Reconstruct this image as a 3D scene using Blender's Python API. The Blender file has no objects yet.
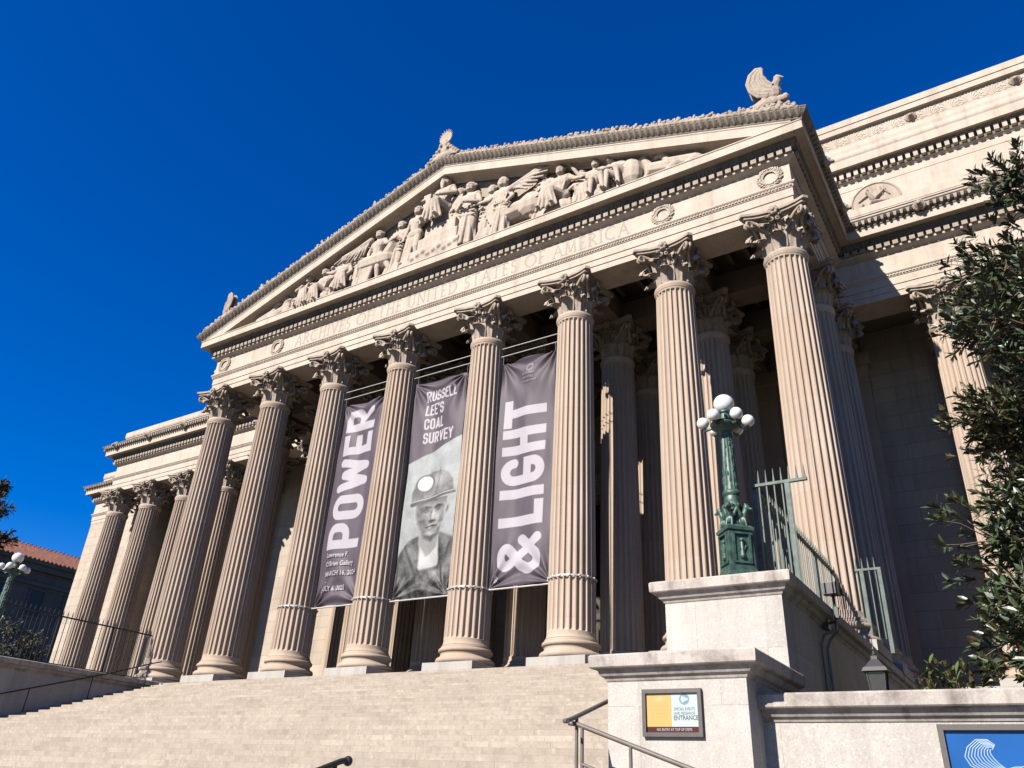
import bpy, bmesh, math, random
import numpy as np
from mathutils import Vector, Matrix, Quaternion, noise
random.seed(7)
PI = math.pi
S = bpy.context.scene
COL = S.collection
V = Vector

# ------------------------------------------------------------------ mesh builder
class MB:
    def __init__(s):
        s.v = []; s.f = []
    def add(s, vs, fs):
        o = len(s.v)
        s.v += [tuple(p) for p in vs]
        s.f += [tuple(i + o for i in f) for f in fs]
        return s
    def box(s, x0, x1, y0, y1, z0, z1):
        return s.add([(x0,y0,z0),(x1,y0,z0),(x1,y1,z0),(x0,y1,z0),(x0,y0,z1),(x1,y0,z1),(x1,y1,z1),(x0,y1,z1)],
                     [(0,3,2,1),(4,5,6,7),(0,1,5,4),(1,2,6,5),(2,3,7,6),(3,0,4,7)])
    def grid(s, rows, closed_u=False, closed_v=False):
        n = len(rows); m = len(rows[0]); vs = [p for r in rows for p in r]; fs = []
        for i in range(n if closed_v else n - 1):
            for j in range(m if closed_u else m - 1):
                a = i*m + j; b = i*m + (j+1) % m; i2 = (i+1) % n
                fs.append((a, b, i2*m + (j+1) % m, i2*m + j))
        return s.add(vs, fs)
    def lathe(s, prof, cx=0, cy=0, n=24, cap=True):
        rows = [[(cx + r*math.cos(2*PI*k/n), cy + r*math.sin(2*PI*k/n), z) for k in range(n)] for r, z in prof]
        o = len(s.v); s.grid(rows, closed_u=True)
        if cap:
            s.f.append(tuple(o + k for k in range(n))[::-1])
            s.f.append(tuple(o + (len(rows)-1)*n + k for k in range(n)))
        return s
    def tube(s, pts, r, n=8, r1=None):
        pts = [V(p) for p in pts]; rows = []; N = len(pts)
        up = None
        for i, p in enumerate(pts):
            d = (pts[min(i+1, N-1)] - pts[max(i-1, 0)]).normalized()
            a = V((0,0,1)) if abs(d.z) < .9 else V((1,0,0))
            if up is not None: a = up
            u = (a - d*a.dot(d)).normalized(); w = d.cross(u); up = u
            rr = r if r1 is None else r + (r1-r)*i/(N-1)
            rows.append([tuple(p + (u*math.cos(2*PI*k/n) + w*math.sin(2*PI*k/n))*rr) for k in range(n)])
        o = len(s.v); s.grid(rows, closed_u=True)
        s.f.append(tuple(o + k for k in range(n))[::-1]); s.f.append(tuple(o + (N-1)*n + k for k in range(n)))
        return s
    def capsule(s, a, b, r0, r1, n=10, flat=1.0, fdir=None):
        a = V(a); b = V(b); d = b - a; L = max(d.length, 1e-4); d = d / L
        t = V((0,0,1)) if abs(d.z) < .9 else V((1,0,0))
        if fdir is not None: t = V(fdir)
        u = (t - d*t.dot(d)).normalized(); w = d.cross(u)
        rows = [(a - d*r0*math.cos(PI/2*k/3), r0*math.sin(PI/2*k/3)) for k in range(4)]
        rows += [(b + d*r1*math.sin(PI/2*k/3), r1*math.cos(PI/2*k/3)) for k in range(4)]
        R = [[tuple(c + (u*math.cos(2*PI*j/n)*flat + w*math.sin(2*PI*j/n))*max(r, .002)) for j in range(n)] for c, r in rows]
        o = len(s.v); s.grid(R, closed_u=True)
        s.f.append(tuple(o + k for k in range(n))[::-1]); s.f.append(tuple(o + (len(R)-1)*n + k for k in range(n)))
        return s
    def ell(s, c, r, n=10, m=7, rot=None):
        c = V(c); r = (r, r, r) if not hasattr(r, '__len__') else r
        rows = []
        for i in range(m):
            t = PI*(i + .08)/(m - 1 + .16)
            row = []
            for j in range(n):
                p = V((r[0]*math.sin(t)*math.cos(2*PI*j/n), r[1]*math.sin(t)*math.sin(2*PI*j/n), -r[2]*math.cos(t)))
                if rot is not None: p = rot @ p
                row.append(tuple(c + p))
            rows.append(row)
        o = len(s.v); s.grid(rows, closed_u=True)
        s.f.append(tuple(o + k for k in range(n))[::-1]); s.f.append(tuple(o + (m-1)*n + k for k in range(n)))
        return s
    def prism(s, poly, y0, y1):           # polygon in xz extruded along y
        n = len(poly)
        vs = [(x, y0, z) for x, z in poly] + [(x, y1, z) for x, z in poly]
        fs = [tuple(range(n)), tuple(range(2*n-1, n-1, -1))] + [(i, n+i, n+(i+1) % n, (i+1) % n) for i in range(n)]
        return s.add(vs, fs)
    def merge(s, o, M=None):
        return s.add([tuple(M @ V(p)) for p in o.v] if M is not None else o.v, o.f)
    def mesh(s, name):
        me = bpy.data.meshes.new(name); me.from_pydata(s.v, [], s.f); me.validate(); 
        bm = bmesh.new(); bm.from_mesh(me); bmesh.ops.delete(bm, geom=[v for v in bm.verts if not v.link_faces], context='VERTS'); bmesh.ops.recalc_face_normals(bm, faces=bm.faces); bm.to_mesh(me); bm.free()
        me.update(); return me

def smooth(me, ang=None):
    me.polygons.foreach_set('use_smooth', [True]*len(me.polygons))
    if ang is not None:
        me.set_sharp_from_angle(angle=math.radians(ang))
    return me

def obj(name, mb, mat=None, parent=None, sm=None, loc=None):
    me = mb.mesh(name) if isinstance(mb, MB) else mb
    if sm is not None: smooth(me, sm)
    if mat is not None and not len(me.materials): me.materials.append(mat)
    o = bpy.data.objects.new(name, me); COL.objects.link(o)
    if parent is not None: o.parent = parent
    if loc is not None: o.location = loc
    return o
def tag(o, label=None, cat=None, group=None, kind=None):
    if label: o['label'] = label
    if cat: o['category'] = cat
    if group: o['group'] = group
    if kind: o['kind'] = kind
    return o
def empty(name, loc=(0,0,0), rz=0):
    o = bpy.data.objects.new(name, None); COL.objects.link(o); o.location = loc; o.rotation_euler.z = rz
    o.empty_display_size = .3
    return o
def copy_tree(o, parent=None):
    c = o.copy(); COL.objects.link(c)
    c.parent = parent
    for ch in o.children: copy_tree(ch, c)
    return c
def remeshed(mb, voxel, name='sculpture', iters=1, noise_amp=0):
    me = mb.mesh('tmp'); o = bpy.data.objects.new('tmp', me); COL.objects.link(o)
    m = o.modifiers.new('r', 'REMESH'); m.mode = 'VOXEL'; m.voxel_size = voxel
    if iters:
        sm = o.modifiers.new('s', 'SMOOTH'); sm.iterations = iters; sm.factor = .5
    dg = bpy.context.evaluated_depsgraph_get(); dg.update()
    out = bpy.data.meshes.new_from_object(o.evaluated_get(dg)); out.name = name
    bpy.data.objects.remove(o); bpy.data.meshes.remove(me)
    out.materials.clear()
    return smooth(out)

# profile sweep along a plan path, mitred. path = [(x,y)], outward = left-hand/right-hand side by sign
def sweep(mb, path, prof, side=1, close_prof=True, cap=True):
    n = len(path); rows = []
    P = [V((a, b)) for a, b in path]
    for i in range(n):
        d0 = (P[i]-P[i-1]).normalized() if i > 0 else None
        d1 = (P[i+1]-P[i]).normalized() if i < n-1 else None
        def nrm(d): return V((d.y, -d.x))*side
        if d0 is None: m = nrm(d1)
        elif d1 is None: m = nrm(d0)
        else:
            a, b = nrm(d0), nrm(d1); m = (a+b); m = m/ (1 + a.dot(b))
        rows.append([(P[i].x + m.x*o, P[i].y + m.y*o, z) for o, z in prof])
    o0 = len(mb.v); k = len(prof)
    mb.grid(rows, closed_u=close_prof)
    if cap and close_prof:
        mb.f.append(tuple(o0 + j for j in range(k))); mb.f.append(tuple(o0 + (n-1)*k + j for j in range(k))[::-1])
    return mb
# little blocks repeated along a path (dentils, eggs, beads)
def blocks(mb, path, o0, o1, z0, z1, w, pitch, side=1, trim=.0, taper=1.0, round_=False):
    for i in range(len(path)-1):
        a = V(path[i]); b = V(path[i+1]); d = b-a; L = d.length; d = d/L; nr = V((d.y, -d.x))*side
        # convex ends reach the mitre, concave ends stop short of it
        def turn(j):
            if j <= 0 or j >= len(path)-1: return 0
            e0 = (V(path[j])-V(path[j-1])); e1 = (V(path[j+1])-V(path[j]))
            c = (e0.x*e1.y - e0.y*e1.x)*side
            return 1 if c > 0 else -1
        t0, t1 = turn(i), turn(i+1)
        s0 = -o0 + pitch - w if t0 > 0 else (o1 + .02 if t0 < 0 else 0); s1 = L + (o1 if t1 > 0 else (-o1 - .02 if t1 < 0 else 0))
        cnt = max(1, int((s1-s0)/pitch)); off = ((s1-s0) - (cnt-1)*pitch - w)/2 if cnt > 1 else 0
        off = 0 if t0 > 0 else off
        for k in range(cnt):
            s = s0 + off + k*pitch + w/2
            if s > s1 - w*.4 + .001: break
            c = a + d*s
            w2 = w*taper
            def q(t, o, z): p = c + d*t + nr*o; return (p.x, p.y, z)
            mb.add([q(-w2/2,o0,z0),q(w2/2,o0,z0),q(w2/2,o1,z0),q(-w2/2,o1,z0),q(-w/2,o0,z1),q(w/2,o0,z1),q(w/2,o1,z1),q(-w/2,o1,z1)],
                   [(0,3,2,1),(4,5,6,7),(0,1,5,4),(1,2,6,5),(2,3,7,6),(3,0,4,7)])
    return mb

# ------------------------------------------------------------------ materials
def newmat(name):
    m = bpy.data.materials.new(name); m.use_nodes = True
    nt = m.node_tree; b = nt.nodes['Principled BSDF']; return m, nt, b
def N(nt, t, **k):
    n = nt.nodes.new(t)
    for a, v in k.items(): setattr(n, a, v)
    return n
def mixc(nt, fac, a, b, typ='MIX'):
    m = N(nt, 'ShaderNodeMix', data_type='RGBA', blend_type=typ)
    for sock, val in ((0, fac), (6, a), (7, b)):
        if hasattr(val, 'links'): nt.links.new(val, m.inputs[sock])
        elif sock == 0: m.inputs[0].default_value = val
        else: m.inputs[sock].default_value = (*val, 1)
    return m.outputs[2]
def ramp(nt, src, stops):
    r = N(nt, 'ShaderNodeValToRGB'); e = r.color_ramp.elements
    e[0].position, e[0].color = stops[0][0], (*([stops[0][1]]*3), 1)
    e[1].position, e[1].color = stops[-1][0], (*([stops[-1][1]]*3), 1)
    for p, v in stops[1:-1]:
        q = e.new(p); q.color = (v, v, v, 1)
    nt.links.new(src, r.inputs[0]); return r.outputs[0]
def noise_tex(nt, vec, scale, detail=4, rough=.55, dist=0):
    n = N(nt, 'ShaderNodeTexNoise'); n.inputs['Scale'].default_value = scale; n.inputs['Detail'].default_value = detail
    n.inputs['Roughness'].default_value = rough; n.inputs['Distortion'].default_value = dist
    nt.links.new(vec, n.inputs['Vector']); return n.outputs[0]
def coords(nt, world=False):
    if world:
        return N(nt, 'ShaderNodeNewGeometry').outputs['Position']
    return N(nt, 'ShaderNodeTexCoord').outputs['Object']
def scaled(nt, vec, s):
    m = N(nt, 'ShaderNodeMapping'); m.inputs['Scale'].default_value = s; nt.links.new(vec, m.inputs['Vector']); return m.outputs[0]
def stone(name, c1, c2, bump=.25, speck=0, speckc=(.1,.1,.1), blocks=None, stain=0, stainc=(.05,.045,.04), rough=.8, drums=0, world=True, streak=True, speckscale=45):
    K = .77; c1, c2, stainc, speckc = [tuple(x*K for x in c) for c in (c1, c2, stainc, speckc)]
    m, nt, b = newmat(name); vec = coords(nt, world)
    n1 = noise_tex(nt, vec, .55, 5, .6); n2 = noise_tex(nt, vec, 7, 5, .65)
    col = mixc(nt, ramp(nt, n1, [(.3,0),(.7,1)]), c1, c2)
    dk = tuple(x*.8 for x in c1); col = mixc(nt, ramp(nt, n2, [(.45,0),(.75,.55)]), col, dk)
    if streak:
        n3 = noise_tex(nt, scaled(nt, vec, (2.2,2.2,.16)), 1.0, 4, .6)
        col = mixc(nt, ramp(nt, n3, [(.5,0),(.72,.5)]), col, tuple(x*.62 for x in c2))
    hgt = noise_tex(nt, vec, 22, 5, .7)
    if blocks:
        sep = N(nt, 'ShaderNodeSeparateXYZ'); nt.links.new(vec, sep.inputs[0])
        ad = N(nt, 'ShaderNodeMath', operation='ADD'); nt.links.new(sep.outputs[0], ad.inputs[0]); nt.links.new(sep.outputs[1], ad.inputs[1])
        cb = N(nt, 'ShaderNodeCombineXYZ'); nt.links.new(ad.outputs[0], cb.inputs[0]); nt.links.new(sep.outputs[2], cb.inputs[1])
        br = N(nt, 'ShaderNodeTexBrick'); br.inputs['Scale'].default_value = 1
        br.inputs['Brick Width'].default_value = blocks[0]; br.inputs['Row Height'].default_value = blocks[1]
        br.inputs['Mortar Size'].default_value = blocks[2]; br.inputs['Mortar Smooth'].default_value = .2
        br.inputs['Color1'].default_value = (1,1,1,1); br.inputs['Color2'].default_value = (.84,.84,.84,1) if name != 'step_granite' else (.89,.88,.87,1); br.inputs['Mortar'].default_value = (.5,.48,.46,1) if name == 'ashlar_limestone' else (.62,.6,.57,1)
        nt.links.new(cb.outputs[0], br.inputs['Vector'])
        col = mixc(nt, 1, col, br.outputs['Color'], 'MULTIPLY')
        h = N(nt, 'ShaderNodeMath', operation='SUBTRACT'); nt.links.new(hgt, h.inputs[0]); nt.links.new(br.outputs['Fac'], h.inputs[1]); hgt = h.outputs[0]
    if drums:
        sep = N(nt, 'ShaderNodeSeparateXYZ'); nt.links.new(vec, sep.inputs[0])
        md = N(nt, 'ShaderNodeMath', operation='PINGPONG'); md.inputs[1].default_value = drums/2; nt.links.new(sep.outputs[2], md.inputs[0])
        col = mixc(nt, ramp(nt, md.outputs[0], [(.0,.55),(.012,0)]), col, tuple(x*.55 for x in c1))
        dv = N(nt, 'ShaderNodeMath', operation='DIVIDE'); dv.inputs[1].default_value = drums; nt.links.new(sep.outputs[2], dv.inputs[0])
        fl = N(nt, 'ShaderNodeMath', operation='FLOOR'); nt.links.new(dv.outputs[0], fl.inputs[0])
        oi = N(nt, 'ShaderNodeObjectInfo')
        ad = N(nt, 'ShaderNodeMath', operation='MULTIPLY_ADD'); ad.inputs[1].default_value = 40; nt.links.new(oi.outputs['Random'], ad.inputs[0]); nt.links.new(fl.outputs[0], ad.inputs[2])
        wn = N(nt, 'ShaderNodeTexWhiteNoise', noise_dimensions='1D'); nt.links.new(ad.outputs[0], wn.inputs['W'])
        col = mixc(nt, ramp(nt, wn.outputs['Value'], [(0,0),(1,.6)]), col, tuple(x*y for x, y in zip(c1, (.8,.74,.68))))
    if speck:
        s1 = noise_tex(nt, vec, speckscale, 2, .5); col = mixc(nt, ramp(nt, s1, [(.56,0),(.66,speck)]), col, speckc)
        s2 = noise_tex(nt, vec, speckscale*.62, 2, .5); col = mixc(nt, ramp(nt, s2, [(.6,0),(.7,speck*.7)]), col, tuple(min(1,x*1.35) for x in c1))
    if stain:
        n4 = noise_tex(nt, vec, 2.3, 6, .7, .6); col = mixc(nt, ramp(nt, n4, [(.47,0),(.68,stain)]), col, stainc)
        n5 = noise_tex(nt, scaled(nt, vec, (4,4,.4)), 1.3, 4, .6); col = mixc(nt, ramp(nt, n5, [(.52,0),(.7,stain*.8)]), col, stainc)
    nt.links.new(col, b.inputs['Base Color']); b.inputs['Roughness'].default_value = rough
    b.inputs['Specular IOR Level'].default_value = .25
    bp = N(nt, 'ShaderNodeBump'); bp.inputs['Strength'].default_value = bump; bp.inputs['Distance'].default_value = .02
    nt.links.new(hgt, bp.inputs['Height']); nt.links.new(bp.outputs[0], b.inputs['Normal'])
    return m
def plain(name, c, rough=.5, metal=0, var=.25, scale=12, bump=.1, c2=None, coat=0, spec=.5):
    m, nt, b = newmat(name); vec = coords(nt)
    n1 = noise_tex(nt, vec, scale, 5, .6)
    col = mixc(nt, ramp(nt, n1, [(.35,0),(.7,1)]), c, c2 if c2 else tuple(x*(1-var) for x in c))
    nt.links.new(col, b.inputs['Base Color']); b.inputs['Roughness'].default_value = rough; b.inputs['Metallic'].default_value = metal
    b.inputs['Specular IOR Level'].default_value = spec
    if coat: b.inputs['Coat Weight'].default_value = coat
    if bump:
        bp = N(nt, 'ShaderNodeBump'); bp.inputs['Strength'].default_value = bump; bp.inputs['Distance'].default_value = .01
        nt.links.new(n1, bp.inputs['Height']); nt.links.new(bp.outputs[0], b.inputs['Normal'])
    return m
def painted(name, rough=.6, trans=0):
    m, nt, b = newmat(name); a = N(nt, 'ShaderNodeVertexColor', layer_name='paint')
    nt.links.new(a.outputs[0], b.inputs['Base Color']); b.inputs['Roughness'].default_value = rough; b.inputs['Specular IOR Level'].default_value = .25
    return m

M = {}
M['lime']  = stone('limestone', (.425,.362,.298), (.36,.30,.243), stain=.22, stainc=(.17,.145,.12))
M['shaft'] = stone('column_limestone', (.385,.312,.249), (.325,.255,.2), drums=1.62, bump=.3)
M['cap']   = stone('capital_limestone', (.345,.285,.23), (.27,.22,.175), stain=.4, stainc=(.12,.10,.08), bump=.7)
M['dark']  = stone('weathered_limestone', (.25,.215,.185), (.17,.145,.12), stain=.75, stainc=(.03,.027,.024), bump=.5)
M['grime_shade'] = stone('grimy_shaded_moulding', (.17,.145,.12), (.11,.095,.08), stain=.5, stainc=(.04,.035,.03), bump=.5)  # grime on the mouldings, painted shade on the attic band
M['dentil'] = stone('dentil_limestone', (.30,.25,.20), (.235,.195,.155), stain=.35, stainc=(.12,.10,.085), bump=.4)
M['tymp']  = stone('shaded_stained_tympanum', (.32,.27,.215), (.25,.205,.16), stain=.3, stainc=(.1,.08,.065))  # brown deepened to carry the recess shade, besides its stains
M['wall']  = stone('ashlar_limestone', (.40,.34,.275), (.34,.285,.23), blocks=(3.1,.74,.010), bump=.4)
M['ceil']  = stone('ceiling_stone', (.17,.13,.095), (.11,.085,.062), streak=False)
M['letters'] = stone('incised_stone', (.29,.255,.22), (.25,.215,.185), streak=False)
M['granite'] = stone('grey_granite', (.43,.405,.375), (.375,.35,.32), speck=.6, speckc=(.24,.22,.2), stain=.26, stainc=(.24,.21,.18), bump=.15, streak=True, speckscale=36, blocks=(2.75,1.31,.005))
M['coping'] = stone('weathered_granite_coping', (.40,.36,.325), (.33,.295,.265), speck=.4, speckc=(.2,.18,.17), stain=.55, stainc=(.085,.065,.055), bump=.2, speckscale=42)
M['plinth'] = stone('plinth_granite', (.335,.315,.285), (.295,.275,.25), speck=.25, speckc=(.25,.24,.22), bump=.1)
M['step']  = stone('step_granite', (.355,.307,.252), (.285,.243,.198), speck=.4, speckc=(.2,.165,.135), blocks=(3.4,.145,.007), stain=.3, stainc=(.19,.155,.125), bump=.2, speckscale=11)
M['paving'] = stone('plaza_paving', (.2,.185,.165), (.15,.14,.125), speck=.3, bump=.2, streak=False)
M['asphalt'] = stone('road_asphalt', (.055,.055,.055), (.045,.045,.045), speck=.3, speckc=(.1,.1,.1), streak=False)
M['bronze'] = plain('verdigris_bronze', (.04,.082,.062), .5, .2, c2=(.010,.022,.017), scale=7, bump=.4)
M['patina'] = plain('pale_patina_iron', (.06,.085,.073), .65, .1, c2=(.028,.04,.034), scale=6)
M['iron']  = plain('black_iron', (.018,.018,.018), .45, .4)
M['rail']  = plain('grey_painted_rail', (.085,.072,.062), .6, .1, scale=5)
M['globe'] = plain('white_glass_globe', (.46,.46,.45), .12, 0, var=.04, bump=0, coat=.5)
M['door']  = plain('dark_bronze_door', (.03,.024,.018), .5, .5)
M['rod']   = plain('galvanised_rod', (.34,.33,.31), .4, .3, var=.15)
M['frame'] = plain('dark_frame', (.05,.042,.036), .5, .2)
M['fixture'] = plain('black_fixture', (.02,.02,.02), .5, .1)
M['pipe']  = plain('grey_conduit', (.12,.12,.12), .5, .2)
M['glass'] = plain('lantern_glass', (.03,.03,.028), .15, 0, bump=0, spec=.5)
M['bark']  = plain('bark', (.11,.085,.06), .9, 0, scale=20, bump=.6)
M['soil']  = plain('planting_soil', (.07,.055,.04), .95, 0, scale=3, bump=.5, c2=(.06,.075,.03))
M['tile']  = plain('red_roof_tile', (.115,.036,.022), .85, 0, var=.6, scale=1.2)
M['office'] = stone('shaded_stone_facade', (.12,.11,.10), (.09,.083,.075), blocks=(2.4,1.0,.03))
M['pane']  = plain('dark_window_glass', (.012,.014,.016), .35, 0, bump=0, spec=.3)
M['paint'] = painted('printed_banner_fabric', .6)
M['signpaint'] = painted('printed_sign_panel', .3)
# ------------------------------------------------------------------ building: columns
CX = [-15.815,-11.446,-6.961,-2.477,2.477,6.961,11.446,15.815]
ROW2, WY = 4.144, 7.69
WX = [20.414 + 4.289*k for k in range(5)]; WX[4] -= .14
FX, FY, WF = 16.565, -.75, 6.94          # portico frieze half width, front face, wing frieze face
AZ0, AZ1 = 15.85, 19.19                  # architrave underside, cornice top
WALLY, PX, WX1 = 11.8, 48.7, 38.1

building = empty('government_building')
tag(building, 'grand pale limestone building with a columned portico, carved pediment and inscribed frieze', 'building')

def shaft_mb():
    z0, z1 = .95, 14.22
    def R(z): t = max(0, (z-1.0)/13.1); return .868 - .128*t**1.5
    zs = [.95,.99,1.03,1.07,1.12,1.18,1.21,1.25,1.30,1.6,2.5,4,5.5,7,8.5,10,11.5,12.7,13.5,13.72,13.78,13.82,13.85,13.87,13.95]
    NF = 24; per = [0,.06,.13,.22,.36,.5,.64,.78,.87,.94]; dep = [0,0,.0,.52,.9,1,.9,.52,0,0]
    per = [0,.085,.16,.32,.5,.68,.84,.915]; dep = [0,0,.62,.93,1,.93,.62,0]
    rows = []
    for z in zs:
        r = R(z)
        if z < 1.1: r += .05*(1-((z-.95)/.15))**2
        if z > 13.87: r += .02
        d = 0
        if 1.18 < z < 13.87:
            e = min(z-1.18, 13.87-z); d = .096*math.sqrt(max(0, 1-(1-min(e/.12, 1))**2))
        row = []
        for k in range(NF):
            for u, q in zip(per, dep):
                a = 2*PI*(k+u-.5)/NF; rr = r - d*q
                row.append((rr*math.cos(a), rr*math.sin(a), z))
        rows.append(row)
    mb = MB(); mb.grid(rows, closed_u=True)
    mb.lathe([(.74,13.93),(.775,13.95),(.785,14.0),(.80,14.04),(.81,14.10),(.80,14.15),(.775,14.19),(.75,14.2),(.7,14.22)], n=48, cap=False)
    return mb
def base_mb():
    pr = [(.8,.28),(1.09,.28)]
    for k in range(7): q = -PI/2 + PI*k/6; pr.append((1.0 + .115*math.cos(q), .405 + .115*math.sin(q)))
    pr += [(.99,.535),(.975,.555),(.945,.59),(.94,.63),(.955,.675),(.97,.685)]
    for k in range(7): q = -PI/2 + PI*k/6; pr.append((.945 + .085*math.cos(q), .775 + .085*math.sin(q)))
    pr += [(.945,.875),(.935,.93),(.88,.96),(.8,.965)]
    return MB().lathe(pr, n=56, cap=False)
def leaf(mb, ang, z0, h, w, out, r0, curl=1.0, seed=0):
    rows = []; nu, nv = 9, 11
    rn = random.Random(seed)
    for j in range(nv):
        t = j/(nv-1)
        if t < .62:
            q = t/.62; r = r0 + out*.16*q**1.5; z = z0 + h*.86*q
        else:
            q = (t-.62)/.38*PI*1.05*curl
            cr = out*.36; r = r0 + out*.16 + cr*(1-math.cos(q))*1.15; z = z0 + h*.86 + math.sin(q)*h*.17 - (q/PI)*h*.06
        ww = w*(.52 + .55*math.sin(PI*min(1, t*.9+.05)))*(1 - .55*max(0, (t-.68)/.32)**1.5)
        lob = 1 + .17*math.cos(t*2*PI*4.0)
        row = []
        for i in range(nu):
            u = -1 + 2*i/(nu-1)
            off = u*ww*.5*(lob if abs(u) > .8 else 1)
            rr = r - abs(u)**1.6*.05*out*4*.5 + .022*math.cos(u*PI*3) + (.05 if i == nu//2 else 0)*.5
            a = ang + off/rr
            row.append((rr*math.cos(a), rr*math.sin(a), z - abs(u)*.035*h))
        rows.append(row)
    mb.grid(rows)
    inner = [[(p[0]*.94, p[1]*.94, p[2]-.012) for p in r[::-1]] for r in rows]
    mb.grid(inner)
def capital_mb():
    mb = MB(); Z = 14.2
    mb.lathe([(.68,Z),(.66,Z+.3),(.66,Z+.9),(.74,Z+1.2),(.9,Z+1.38),(.97,Z+1.42),(.97,Z+1.44)], n=32)
    for k in range(8): leaf(mb, 2*PI*k/8, Z+.02, .60, .50, .56, .70, seed=k)
    for k in range(8): leaf(mb, 2*PI*(k+.5)/8, Z+.08, 1.02, .50, .66, .70, seed=k+9)
    for k in range(8): leaf(mb, 2*PI*(k+.25+.5*(k % 2))/8 + PI/8*0, Z+.8, .52, .26, .46, .80, seed=k+30)
    # corner volutes, helices, abacus and fleurons
    for k in range(4):
        a = PI/4 + k*PI/2; d = V((math.cos(a), math.sin(a), 0)); n_ = V((-d.y, d.x, 0))
        for sg in (-1, 1):
            pts = [d*.78 + n_*sg*.34 + V((0,0,Z+.72)), d*.92 + n_*sg*.26 + V((0,0,Z+1.02)), d*1.13 + n_*sg*.15 + V((0,0,Z+1.27)), d*1.34 + n_*sg*.08 + V((0,0,Z+1.38))]
            for i in range(11):
                q = i/10*PI*2.7; rr = .155*(1 - i/15)
                pts.append(d*(1.37 + rr*math.sin(q)) + n_*sg*(.075-.002*i) + V((0,0,Z+1.22 + rr*math.cos(q))))
            mb.tube(pts, .07, 6, .045)
        leaf(mb, a, Z+.66, .55, .34, .62, .84, seed=k+60)
        b = k*PI/2; e = V((math.cos(b), math.sin(b), 0)); m_ = V((-e.y, e.x, 0))
        for sg in (-1, 1):
            pts = [e*.84 + m_*sg*.36 + V((0,0,Z+.85)), e*.9 + m_*sg*.25 + V((0,0,Z+1.1)), e*.96 + m_*sg*.15 + V((0,0,Z+1.27))]
            for i in range(8):
                q = i/7*PI*2.2; rr = .1*(1 - i/12)
                pts.append(e*1.0 + m_*sg*(.13 - rr*math.sin(q)) + V((0,0,Z+1.2 + rr*math.cos(q))))
            mb.tube(pts, .045, 6, .03)
        c = e*1.1 + V((0,0,Z+1.53))
        for i in range(7):
            q = 2*PI*i/7; mb.ell(c + m_*.125*math.cos(q) + V((0,0,.125*math.sin(q))), (.085,.085,.085), 7, 5)
        mb.ell(c + e*.06, .08, 7, 5)
    for (h0, h1, k1) in ((1.44,1.54,.93),(1.54,1.65,1.0)):
        ring = []
        for k in range(4):
            a = k*PI/2
            for i in range(9):
                u = -1 + 2*i/8; x = 1.05 + .23*abs(u)**2.2 if abs(u) < 1 else 1.28
                y = u*1.14
                X, Y = x*k1, y*k1
                ring.append((X*math.cos(a) - Y*math.sin(a), X*math.sin(a) + Y*math.cos(a)))
        rows = [[(x, y, Z+h0) for x, y in ring], [(x, y, Z+h1) for x, y in ring]]
        o = len(mb.v); mb.grid(rows, closed_u=True); n = len(ring)
        mb.f.append(tuple(o+k for k in range(n))[::-1]); mb.f.append(tuple(o+n+k for k in range(n)))
    return mb
ME_SHAFT = smooth(shaft_mb().mesh('column_shaft'), 40); ME_SHAFT.materials.append(M['shaft'])
ME_BASE = smooth(base_mb().mesh('column_base'), 50); ME_BASE.materials.append(M['shaft'])
ME_CAP = smooth(capital_mb().mesh('column_capital'), 60); ME_CAP.materials.append(M['cap'])
ME_PLINTH = MB().box(-1.125,1.125,-1.125,1.125,0,.285).mesh('column_plinth'); ME_PLINTH.materials.append(M['plinth'])
def strap_me():
    mb = MB(); mb.lathe([(.86,3.03),(.885,3.03),(.885,3.09),(.86,3.09)], n=32, cap=False)
    for k in range(16): a = 2*PI*k/16; mb.ell((.89*math.cos(a), .89*math.sin(a), 3.06), (.03,.03,.045), 6, 5)
    me = mb.mesh('strap_band'); me.materials.append(M['rod']); return me
ME_STRAP = strap_me()
def column(x, y, strap=False, label=None):
    c = obj('column', ME_SHAFT, None, building, loc=(x, y, 0))
    for nm, me in (('base', ME_BASE), ('plinth', ME_PLINTH), ('capital', ME_CAP)):
        obj(nm, me, None, c)
    if strap: obj('strap_band', ME_STRAP, None, c)
    return c
for i, x in enumerate(CX):
    column(x, 0, strap=2 <= i <= 5)
    column(x, ROW2); column(x, WY)
for x in WX:
    column(-x, WY)
    if x < 30: column(x, WY)

# ------------------------------------------------------------------ entablature
PATH = [(-PX,40),(-PX,WALLY),(-WX1,WALLY),(-WX1,WF),(-FX,WF),(-FX,FY),(FX,FY),(FX,WF),(WX1,WF),(WX1,WALLY),(PX,WALLY),(PX,40)]
ent = [(-1.5,AZ0),(-.07,AZ0),(-.07,16.13),(-.035,16.135),(-.035,16.43),(0,16.435),(0,16.80),(.03,16.82),(.05,16.87),(.05,16.93),(.09,16.96),(.12,17.0),(.12,17.06),(.02,17.1),
       (0,17.12),(0,18.02),(.03,18.035),(.26,18.15),(.27,18.2),(.27,18.225),(.18,18.23),(.18,18.42),(.19,18.44),(.19,18.79),(.74,18.79),(.75,18.76),(.81,18.76),(.81,19.12),(.84,19.14),(.84,AZ1),(-1.5,AZ1)]
mb = MB(); sweep(mb, PATH, ent)
blocks(mb, PATH, -.02, .05, 17.99, 18.05, .13, .2, taper=.5)
blocks(mb, PATH, .03, .085, 16.875, 16.935, .09, .13)
entab = obj('entablature', mb, M['lime'], building)
mb = MB(); blocks(mb, PATH, .14, .39, 18.228, 18.425, .22, .335); obj('dentil_course', mb, M['dentil'], entab)
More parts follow.
